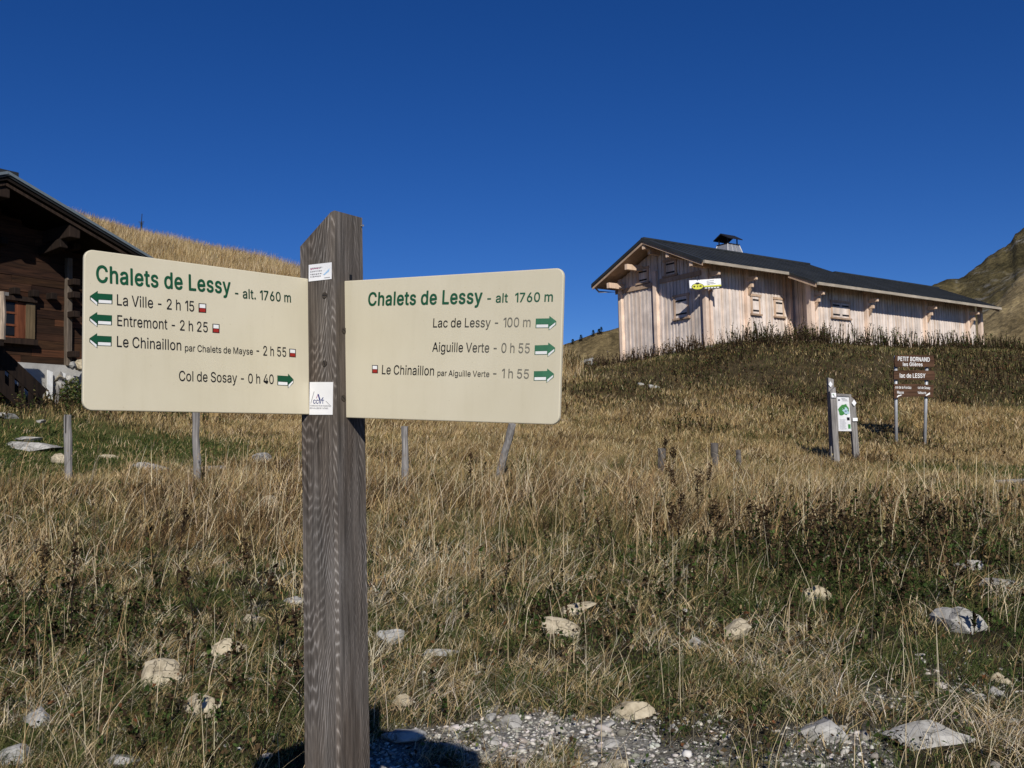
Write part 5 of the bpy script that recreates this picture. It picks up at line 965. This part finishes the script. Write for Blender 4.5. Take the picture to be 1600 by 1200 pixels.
def free(x, y):
    """no plants inside buildings, on rocks or in the post"""
    ok = np.ones(len(x), bool)
    for a, b, s in RXY: ok &= (x-a)**2+(y-b)**2 > (s*.62)**2
    ok &= (x-pb.x)**2+(y-pb.y)**2 > .1**2
    rx, ry = x-CHO.x, y-CHO.y; u = rx*CU.x+ry*CU.y; v_ = rx*CV.x+ry*CV.y
    ok &= ~((u > UG-.02) & (u < UE) & (v_ > np.where(u > UR, VB, VA)-.02) & (v_ < 2*WW-OV))
    rx, ry = x-dO.x, y-dO.y; u = rx*DU.x+ry*DU.y; v_ = -(rx*DN.x+ry*DN.y); ok &= ~((u < URR+.1) & (v_ > -.08))
    return ok
def palette(n, cols, jit=.16, wts=None):
    c = np.array(cols)[RNG.choice(len(cols), n, p=wts)]; return c*(1+RNG.normal(0, jit, (n, 1)))*(1+RNG.normal(0, .025, (n, 3)))
STRAW = [(.50,.375,.19), (.41,.29,.13), (.64,.51,.31), (.28,.185,.078), (.17,.10,.042), (.57,.46,.295)]
OLIVE = [(.17,.15,.058), (.115,.115,.042), (.24,.195,.09), (.078,.088,.031)]
GREEN = [(.050,.080,.022), (.072,.104,.030), (.033,.056,.016), (.10,.122,.04)]
BROWN = [(.085,.055,.03), (.06,.04,.024), (.12,.08,.042), (.045,.032,.02)]
def grass_layer(name, n_t, per, r0, r1, dens, hfun, wmin, cols_fun, lean_m, spread, label, segs=3, mat=None, seed_az=.5, a=36, pw=0., wk=.00062):
    x, y = scatter(n_t, r0, r1, a, pw); keep = RNG.random(n_t) < dens(x, y); x, y = x[keep], y[keep]
    n = len(x); col_t = cols_fun(x, y, n); az_t = RNG.normal(seed_az, 1.3, n)
    r = np.hypot(x, y); sp_ = spread*np.clip(r/9, .7, 2.2)
    X = np.repeat(x, per)+RNG.normal(0, 1, n*per)*np.repeat(sp_, per); Y = np.repeat(y, per)+RNG.normal(0, 1, n*per)*np.repeat(sp_, per)
    col = np.repeat(col_t, per, 0)*(1+RNG.normal(0, .17, (n*per, 1))); az = np.repeat(az_t, per)+RNG.normal(0, .8, n*per)
    h = hfun(X, Y)*RNG.uniform(.45, 1.25, n*per); ok = free(X, Y) & (h > .015) & (Y > -2)
    X, Y, col, az, h = X[ok], Y[ok], col[ok], az[ok], h[ok]; Z = terrain(X, Y)-.01
    r = np.hypot(X, Y); w_ = np.maximum(wmin, wk*r)*RNG.uniform(.7, 1.4, len(X)); lean = np.abs(RNG.normal(lean_m, .28, len(X)))
    V, Q, T, Cc = blade_arrays(np.stack([X, Y, Z], -1), h, w_, az, np.clip(lean, .02, 1.5), np.clip(col, .005, .9), segs)
    o = raw_mesh(name, V, Q, T, Cc, mat or M_GRASS); return setp(o, label, 'grass', kind='stuff')
def straw_mask(x, y):
    m = sstep(6.2, 8.6, y+(fbm(x, y, 1.5, 51, 3)-.5)*4.6)*.97+.03
    m = m*(.06+.9*sstep(.42, .60, fbm(x, y, .8, 61, 4)))+.7*blob(x, y, 1.5, 9.3, .9, 1.0)
    m = m*(1-.97*m_turf(x, y))*(1-.5*blob(x, y, -8, 14, 3, 2)-.4*blob(x, y, 7, 14, 3, 2))*(1-.75*m_weed(x, y))*(1-m_gravel(x, y))*(1-.85*m_dark(x, y)); return np.clip(m, 0, 1)
def straw_h(x, y):
    h = .12+.225*sstep(6.5, 10, y)*(1-.6*sstep(15, 19, y)); h = h*(1-.45*blob(x, y, -8, 14, 3, 2.2)-.35*blob(x, y, 7, 14, 3, 2)); return h*(.25+1.35*fbm(x, y, .9, 81, 4))+.22*blob(x, y, 1.5, 9.3, .8, 1.0)
def straw_c(x, y, n):
    c = palette(n, STRAW, .15, [.26, .2, .14, .18, .12, .10]); d = fbm(x, y, 2.2, 91, 3)
    ol = palette(n, OLIVE, .15); br_ = palette(n, BROWN+[(.17,.10,.045)], .2)
    k1 = RNG.random(n) < .10+.5*sstep(.5, .62, d); c[k1] = ol[k1]; k2 = RNG.random(n) < .14+.45*sstep(.48, .36, d); c[k2] = br_[k2]
    return c
grass_layer('dry_grass', 34000, 8, 3.0, 30, straw_mask, straw_h, .0028, straw_c, .80, .06, 'tall straw coloured dry grass over the pasture', pw=.5)
def far_d(x, y): return np.clip((1-.93*m_turf(x, y))*(1-.35*m_dark(x, y)), 0, 1)*(y > 13)
def far_h(x, y): return (.09+.13*fbm(x, y, 1.1, 83, 3))*(1-.15*m_dark(x, y))
def far_c(x, y, n):
    c = palette(n, STRAW[:5]+[(.24,.19,.08), (.30,.23,.105)], .16, [.26, .22, .14, .12, .06, .08, .12]); d = RNG.random(n); dk_ = m_dark(x, y); ol = palette(n, OLIVE+GREEN[2:3], .2); br_ = palette(n, BROWN+[(.14,.095,.045), (.19,.13,.06)], .2)
    k_ = d < .9*dk_; c[k_] = br_[k_]; k_ = d < .42*dk_+.30*sstep(.5, .66, fbm(x, y, 3, 97, 3)); c[k_] = ol[k_]; return c
grass_layer('bank_grass', 62000, 10, 14, 50, far_d, far_h, .004, far_c, .65, .11, 'golden and brown tussock grass over the slopes', segs=2, a=33, pw=.7, wk=.00045)
def hill_d(x, y): return (sstep(26, 34, y)*sstep(3, -1, x)).astype(float)
grass_layer('hill_grass', 26000, 12, 33, 55, hill_d, lambda x, y: .55+.35*(fbm(x, y, 2, 87, 3)-.4), .006, lambda x, y, n: palette(n, STRAW, .13, [.3, .22, .18, .14, .06, .10]), .35, .12, 'golden tall grass on the ridge behind the boards', segs=3, a=32, pw=1., wk=.0003)
def turf_d(x, y): return np.clip(m_turf(x, y)*1.2, 0, 1)
grass_layer('turf_grass', 30000, 10, 12.5, 21, turf_d, lambda x, y: .035+.03*fbm(x, y, .6, 88, 2), .005, lambda x, y, n: palette(n, GREEN+[(.15,.16,.045), (.19,.17,.07)], .18), .8, .06, 'short green turf grazed between the slabs', segs=2, a=34, pw=1.)
def short_d(x, y): return np.clip((1-.98*m_gravel(x, y))*(.30+.70*sstep(.32, .52, fbm(x, y, .6, 101, 3))), 0, 1)
def short_h(x, y): return .045+.085*fbm(x, y, .45, 111, 3)**1.4+.02*m_weed(x, y)+.04*sstep(7, 11, y)*(1-m_turf(x, y))
def short_c(x, y, n):
    c = palette(n, OLIVE+GREEN[:3]+STRAW[:3]+[(.50,.44,.32), (.10,.06,.03)], .24, [.12, .12, .10, .10, .08, .07, .08, .08, .06, .06, .07, .06]); k_ = RNG.random(n) < .7*m_weed(x, y); c[k_] = palette(n, GREEN+OLIVE[3:], .2)[k_]
    k_ = RNG.random(n) < .75*sstep(.47, .58, fbm(x, y, .6, 117, 3)); c[k_] = palette(n, GREEN+OLIVE[1:], .2)[k_]; k_ = RNG.random(n) < .55*sstep(8, 12, y); c[k_] = palette(n, STRAW+OLIVE+[(.22,.14,.06)], .2)[k_]; k_ = RNG.random(n) < .95*m_turf(x, y); c[k_] = palette(n, GREEN+OLIVE[:3], .2)[k_]; return c
grass_layer('short_grass', 60000, 10, 3.0, 22, short_d, short_h, .0024, short_c, .9, .042, 'short olive and green grass between the straw', segs=3, pw=.0)
def low_d(x, y): return np.clip((1-m_gravel(x, y))*.85*sstep(12, 8, y)*(1-.6*m_weed(x, y))*sstep(.38, .58, fbm(x, y, .7, 119, 3)), 0, 1)
grass_layer('dead_grass', 13000, 7, 3.0, 13, low_d, lambda x, y: .10+.09*fbm(x, y, 1, 7, 2), .0020, lambda x, y, n: palette(n, STRAW[:3]+[(.52,.46,.34), (.62,.55,.42)], .18), 1.2, .05, 'bleached dead grass lying over the short turf', segs=3)
# long pale stalks bent over in the foreground
def stalks(name, n, label):
    x, y = scatter(n, 3.2, 16, 36); k_ = RNG.random(n) < (1-m_gravel(x, y))*(.25+.75*straw_mask(x, y)); x, y = x[k_], y[k_]; k_ = free(x, y); x, y = x[k_], y[k_]; n = len(x)
    h = RNG.uniform(.25, .62, n)*(.75+.35*sstep(5, 9, y)); P0 = np.stack([x, y, terrain(x, y)], -1)
    r = np.hypot(x, y); V = blade_arrays(P0, h, np.maximum(.0028, .00055*r), RNG.normal(.4, 1.3, n), np.abs(RNG.normal(.55, .45, n)), palette(n, [(.70,.60,.41), (.62,.52,.35), (.54,.42,.24)], .12), 5, 1.6, RNG.uniform(0, .3, n)**2)
    o = raw_mesh(name, *V, M_GRASS); return setp(o, label, 'grass', kind='stuff')
def panicles(name, n, label):
    x, y = scatter(n, 4.2, 15, 36); k_ = RNG.random(n) < (1-m_gravel(x, y))*(.1+.9*straw_mask(x, y)); x, y = x[k_], y[k_]; k_ = free(x, y); x, y = x[k_], y[k_]; n = len(x); r = np.hypot(x, y)
    h = RNG.uniform(.35, .70, n); z = terrain(x, y); az = RNG.normal(.4, 1.2, n); ln = np.abs(RNG.normal(.4, .3, n)); dr = RNG.uniform(0, .25, n); col = palette(n, [(.50,.39,.23), (.40,.28,.14), (.30,.19,.09)], .15)
    st_ = blade_arrays(np.stack([x, y, z], -1), h, np.maximum(.0024, .0005*r), az, ln, col, 5, 1.6, dr)
    m_ = 12; q = np.repeat(np.arange(n), m_); t = RNG.uniform(.80, 1.02, len(q)); off = h[q]*ln[q]*t**1.6; zz = z[q]+h[q]*(t*np.sqrt(np.clip(1-.4*ln[q]**2*t, .15, 1))-dr[q]*t**3)
    o_ = np.stack([x[q]+np.cos(az[q])*off, y[q]+np.sin(az[q])*off, zz], -1)+RNG.normal(0, .004, (len(q), 3)); L_ = RNG.uniform(.010, .026, len(q)); lv = blade_arrays(o_, L_, np.maximum(.003, .0005*r[q]), RNG.uniform(0, 6.28, len(q)), RNG.uniform(.3, 1.2, len(q)), col[q]*RNG.uniform(.8, 1.3, (len(q), 1)), 2)
    return setp(raw_mesh(name, *join([st_, lv]), M_GRASS), label, 'grass', kind='stuff')
panicles('grass_seed_head', 4200, 'tall grass stems with feathery brown seed heads')
stalks('grass_stalk', 5600, 'long pale bent grass stalks in the foreground')
# leaves lying and growing close to the ground
def leaves(name, n, r0, r1, dens, s0, s1, zmax, cols, wts, label, r_a=36):
    x, y = scatter(n, r0, r1, r_a); k_ = RNG.random(n) < dens(x, y); x, y = x[k_], y[k_]; k_ = free(x, y); x, y = x[k_], y[k_]; n = len(x)
    z = terrain(x, y)+RNG.random(n)**1.5*zmax(x, y)+.004; s = RNG.uniform(s0, s1, n)*np.maximum(1, np.hypot(x, y)/10); a = RNG.uniform(0, 6.28, n); ti = RNG.uniform(-.3, 1.0, n); ro = RNG.normal(0, .4, n)
    d = np.stack([np.cos(a)*np.cos(ti), np.sin(a)*np.cos(ti), np.sin(ti)], -1); e = np.stack([-np.sin(a), np.cos(a), ro], -1); o = np.stack([x, y, z], -1); nn = np.cross(d, e)
    S = s[:, None]; V = np.stack([o, o+d*S*.55+e*S*.30+nn*S*.06, o+d*S-nn*S*.08, o+d*S*.55-e*S*.30+nn*S*.06], 1).reshape(-1, 3); b = np.arange(n)[:, None]*4
    T = np.concatenate([b+np.array([0, 1, 2]), b+np.array([0, 2, 3])]); o_ = raw_mesh(name, V, np.zeros((0, 4), int), T, np.repeat(np.clip(palette(n, cols, .22, wts), .004, .8), 4, 0), M_LEAF, True)
    return setp(o_, label, 'undergrowth', kind='stuff')
leaves('ground_leaves', 90000, 2.5, 16, lambda x, y: np.clip((1-.93*m_gravel(x, y))*(.22+.6*sstep(.4, .6, fbm(x, y, .7, 131, 3)))*sstep(15, 8, y)+.5*m_weed(x, y), 0, 1), 0.012, .034, lambda x, y: .05+.10*m_weed(x, y), GREEN+BROWN+[(.15,.065,.03), (.26,.19,.10)], [.15,.10,.16,.06,.14,.12,.1,.06,.05,.06], 'low green and brown leaves covering the ground')
def twiggy(name, x, y, hh, label, cols, nleaf=26, stemc=(.035,.024,.016)):
    k_ = free(x, y); x, y, hh = x[k_], y[k_], hh[k_]; n = len(x); z = terrain(x, y); az = RNG.uniform(0, 6.28, n); lean = np.abs(RNG.normal(.2, .15, n)); r = np.hypot(x, y)
    st_ = blade_arrays(np.stack([x, y, z], -1), hh, np.maximum(.006, .0009*r), az, lean, np.tile(np.array(stemc), (n, 1)), 4, 1.5)
    q = np.repeat(np.arange(n), nleaf); t = RNG.uniform(.25, 1.02, len(q)); off = hh[q]*lean[q]*t**1.5
    o = np.stack([x[q]+np.cos(az[q])*off, y[q]+np.sin(az[q])*off, z[q]+hh[q]*t*.98], -1)
    L_ = RNG.uniform(.02, .055, len(q))*np.clip(r[q]/14, 1, 1.9); lv = blade_arrays(o, L_*RNG.uniform(-.5, 1., len(q)), L_*.55, RNG.uniform(0, 6.28, len(q)), RNG.uniform(.6, 1.4, len(q)), np.clip(palette(len(q), cols, .25), .004, .5), 2)
    ob = raw_mesh(name, *join([st_, lv]), M_LEAF); return setp(ob, label, 'undergrowth', kind='stuff')
x, y = scatter(14000, 3.8, 15, 34); k_ = RNG.random(14000) < m_weed(x, y)*.55*(.3+.7*sstep(.4, .6, fbm(x, y, .8, 141, 3)))+.03*straw_mask(x, y); x, y = x[k_], y[k_]
twiggy('dark_weeds', x, y, RNG.uniform(.10, .42, len(x))*(.45+.55*sstep(5, 8, y)), 'dark green and brown weeds among the grass', GREEN[:3]+BROWN)
x, y = scatter(22000, 20, 47, 34); k_ = (RNG.random(len(x)) < m_dark(x, y)*.25+.9*sstep(.54, .64, fbm(x, y, 2.2, 161, 3))*sstep(1, 4, x)*sstep(19, 24, y)); x, y = x[k_], y[k_]
twiggy('bank_scrub', x, y, RNG.uniform(.10, .30, len(x))+.22*sstep(.54, .66, fbm(x, y, 2.2, 161, 3))*RNG.random(len(x)), 'dark brown scrub on the bank below the pale chalet', BROWN+OLIVE[:2]+GREEN[1:3]+[(.14,.09,.05), (.17,.085,.04)], 16)
# fringe of dark seed heads in front of the pale chalet and below the old one
u = RNG.uniform(-1, 26, 2200); v_ = RNG.normal(-1.0, .7, 2200); k_ = RNG.random(2200) < .25+.75*sstep(.4, .58, vnoise(u/1.3, u*0+2, 5)); u, v_ = u[k_], v_[k_]; v_ = v_+np.where(u > UR, -EE, 0)
twiggy('tall_weeds', CHO.x+CU.x*u+CV.x*v_, CHO.y+CU.y*u+CV.y*v_, RNG.uniform(.15, .45, len(u))+.4*sstep(.5, .75, vnoise(u/1.1, u*0+7, 8))*RNG.random(len(u)), 'dark tall weeds fringing the wall of the pale chalet', BROWN[:3]+OLIVE[:2]+[(.19,.14,.09), (.26,.2,.13)], 9)
v_ = RNG.uniform(0, 6, 420); u = RNG.normal(-.1, .35, 420); twiggy('tall_weeds', CHO.x+CU.x*u+CV.x*v_, CHO.y+CU.y*u+CV.y*v_, RNG.uniform(.2, .7, 420), 'pale brown weeds before the gable of the pale chalet', BROWN[:3]+[(.22,.16,.10), (.30,.23,.16)], 9)
u = RNG.uniform(-7, 2.5, 420); v_ = -np.abs(RNG.normal(1.1, .7, 420)); twiggy('foot_weeds', dO.x+DU.x*u-DN.x*v_, dO.y+DU.y*u-DN.y*v_, RNG.uniform(.15, .55, 420), 'dark weeds at the foot of the old chalet', BROWN[:3]+GREEN[:3]+OLIVE[:2], 22)
cu_ = np.concatenate([RNG.normal(a, b, c_) for a, b, c_ in [(1.7, .5, 70), (4.6, .5, 60), (6.0, .7, 110), (8.4, .6, 60), (12.2, .8, 90), (14.0, .7, 80), (16.5, 1., 80), (19.5, 1.4, 110), (23, 2., 130)]]); cv_ = RNG.normal(-1.1, .45, len(cu_))+np.where(cu_ > UR, -EE, 0)
twiggy('shrub_fringe', CHO.x+CU.x*cu_+CV.x*cv_, CHO.y+CU.y*cu_+CV.y*cv_, RNG.uniform(.3, .95, len(cu_)), 'ragged dark shrubs along the foot of the pale chalet', BROWN+GREEN[:3]+OLIVE[:2], 26)
q = P(118, 634, 21.2)
def bush(q, R_, lab):
    n = 900; o = RNG.normal(0, 1, (n, 3)); o /= np.linalg.norm(o, axis=1)[:, None]; o *= (RNG.random(n)**.4)[:, None]*np.array([R_, R_*.7, R_*.95]); b = thing('bush', Vector((q.x, q.y, tz(q.x, q.y))), 0, lab, 'bush')
    o[:, 2] += R_*.8; L_ = RNG.uniform(.03, .07, n); A = blade_arrays(o, L_, L_*.7, RNG.uniform(0, 6.28, n), RNG.uniform(.5, 1.3, n), np.clip(palette(n, GREEN+OLIVE[:2], .25), .004, .4), 2); c = raw_mesh('crown', *A, M_LEAF); c.parent = b
    m = MB()
    for i in range(7): m.tube([(0, 0, -.1), (random.uniform(-.2, .2), random.uniform(-.2, .2), R_), (random.uniform(-.4, .4), random.uniform(-.3, .3), R_*1.5)], [.012, .009, .004], 5)
    m.build('stem', M_DARKBEAM, b)
bush(q, .36, 'small leafy green bush before the stone heap of the old chalet')
# prominent single dead weeds
WEEDS = [(1038,742,690), (1108,800,735), (1100,880,790), (1172,880,790), (1228,900,810), (1310,880,790), (1385,900,820), (735,760,710), (1060,860,775), (275,930,800), (110,1010,850), (395,990,850), (440,1060,905), (1480,890,800), (1050,800,700), (1075,830,730), (1092,850,745), (1065,870,790), (1120,890,800), (1205,890,795), (1260,905,805), (1290,890,800), (1345,900,805), (1420,910,810), (1200,870,800), (305,1000,900), (60,980,860), (470,1120,960)]
for i, (px, py, pt) in enumerate(WEEDS):
    g = ground_at(px, py); h = min(.95, (py-pt)*g.y/F); rg = np.random.default_rng(900+i); rr = random.Random(i)
    o = thing('dead_weed', g, rr.uniform(0, 6), 'dark dead weed stalk with dried seed heads standing up from the grass', 'weed', 'dark dead weed stalks'); lx_, ly_ = rr.uniform(-.3, .3)*h, rr.uniform(-.1, .1)*h
    m = MB(); m.tube([(0, 0, -.05), (lx_*.3, ly_*.3, h*.5), (lx_, ly_, h)], [.004, .003, .0018], 5, .5)
    for j in range(4):
        t = rr.uniform(.4, .85); m.tube([(lx_*t, ly_*t, h*t), (lx_*t+rr.uniform(-.07, .07), ly_*t+rr.uniform(-.07, .07), h*(t+.16))], [.002, .0012], 4, .5)
    m.build('stem', M_DARKBEAM, o); n = 120; t = rg.uniform(.35, 1.02, n); t = np.where(rg.random(n) < .6, rg.normal(.92, .07, n), t)
    oo = np.stack([lx_*t+rg.normal(0, .016, n), ly_*t+rg.normal(0, .016, n), h*t], -1); L_ = rg.uniform(.014, .040, n)*max(1, g.y/9); A = blade_arrays(oo, L_*rg.uniform(-.4, 1, n), L_*.7, rg.uniform(0, 6.28, n), rg.uniform(.5, 1.3, n), np.clip(palette(n, BROWN, .25), .004, .4), 2); c = raw_mesh('seed_head', *A, M_LEAF); c.parent = o
# gravel
ico = bmesh.new(); bmesh.ops.create_icosphere(ico, subdivisions=1, radius=1); IV = np.array([v.co for v in ico.verts]); ico.verts.ensure_lookup_table(); IF = np.array([[v.index for v in f.verts] for f in ico.faces]); ico.free()
def chips(name, n, dens, s0, s1, label, cat, rr=(3.2, 6.2)):
    x = RNG.uniform(-2.5, 4.2, n); y = RNG.uniform(*rr, n); k_ = RNG.random(n) < dens(x, y); x, y = x[k_], y[k_]; k_ = free(x, y); x, y = x[k_], y[k_]; n = len(x); z = terrain(x, y)
    s = s0*(s1/s0)**(RNG.random(n)**1.7); V = np.repeat(IV[None], n, 0)*RNG.uniform(.72, 1.15, (n, len(IV), 1)); V = V*np.stack([RNG.uniform(.7, 1.3, n), RNG.uniform(.5, 1., n), RNG.uniform(.25, .6, n)], -1)[:, None]
    for ax in (0, 1): 
        a = RNG.normal(0, .3, n)[:, None]; c, s_ = np.cos(a), np.sin(a); i, j = (1, 2) if ax == 0 else (0, 2); p, q_ = V[:, :, i].copy(), V[:, :, j].copy(); V[:, :, i] = p*c-q_*s_; V[:, :, j] = p*s_+q_*c
    a = RNG.uniform(0, 6.28, n)[:, None]; c, s_ = np.cos(a), np.sin(a); p, q_ = V[:, :, 0].copy(), V[:, :, 1].copy(); V[:, :, 0] = p*c-q_*s_; V[:, :, 1] = p*s_+q_*c
    V = V*s[:, None, None]+np.stack([x, y, z+s*.12], -1)[:, None]; T = (np.arange(n)[:, None, None]*len(IV)+IF).reshape(-1, 3)
    o = raw_mesh(name, V.reshape(-1, 3), np.zeros((0, 4), int), T, np.repeat(np.clip(palette(n, [(.41,.385,.335), (.31,.29,.25), (.54,.515,.46), (.20,.185,.155)], .12), .05, .7), len(IV), 0), M_CHIP, True); return setp(o, label, cat, kind='stuff')
chips('gravel', 62000, lambda x, y: np.clip(m_gravel(x, y)*1.0, 0, 1), .005, .019, 'white limestone gravel at the foot of the signpost', 'gravel')
chips('rubble', 6000, lambda x, y: np.clip(.42*m_gravel(x, y)+.075*sstep(.42, .6, fbm(x, y, .8, 151, 3))+.2*blob(x, y, 2.3, 4.6, .7, .6), 0, 1), .012, .04, 'scattered pale limestone rubble in the foreground', 'rubble', (3.2, 8.0))
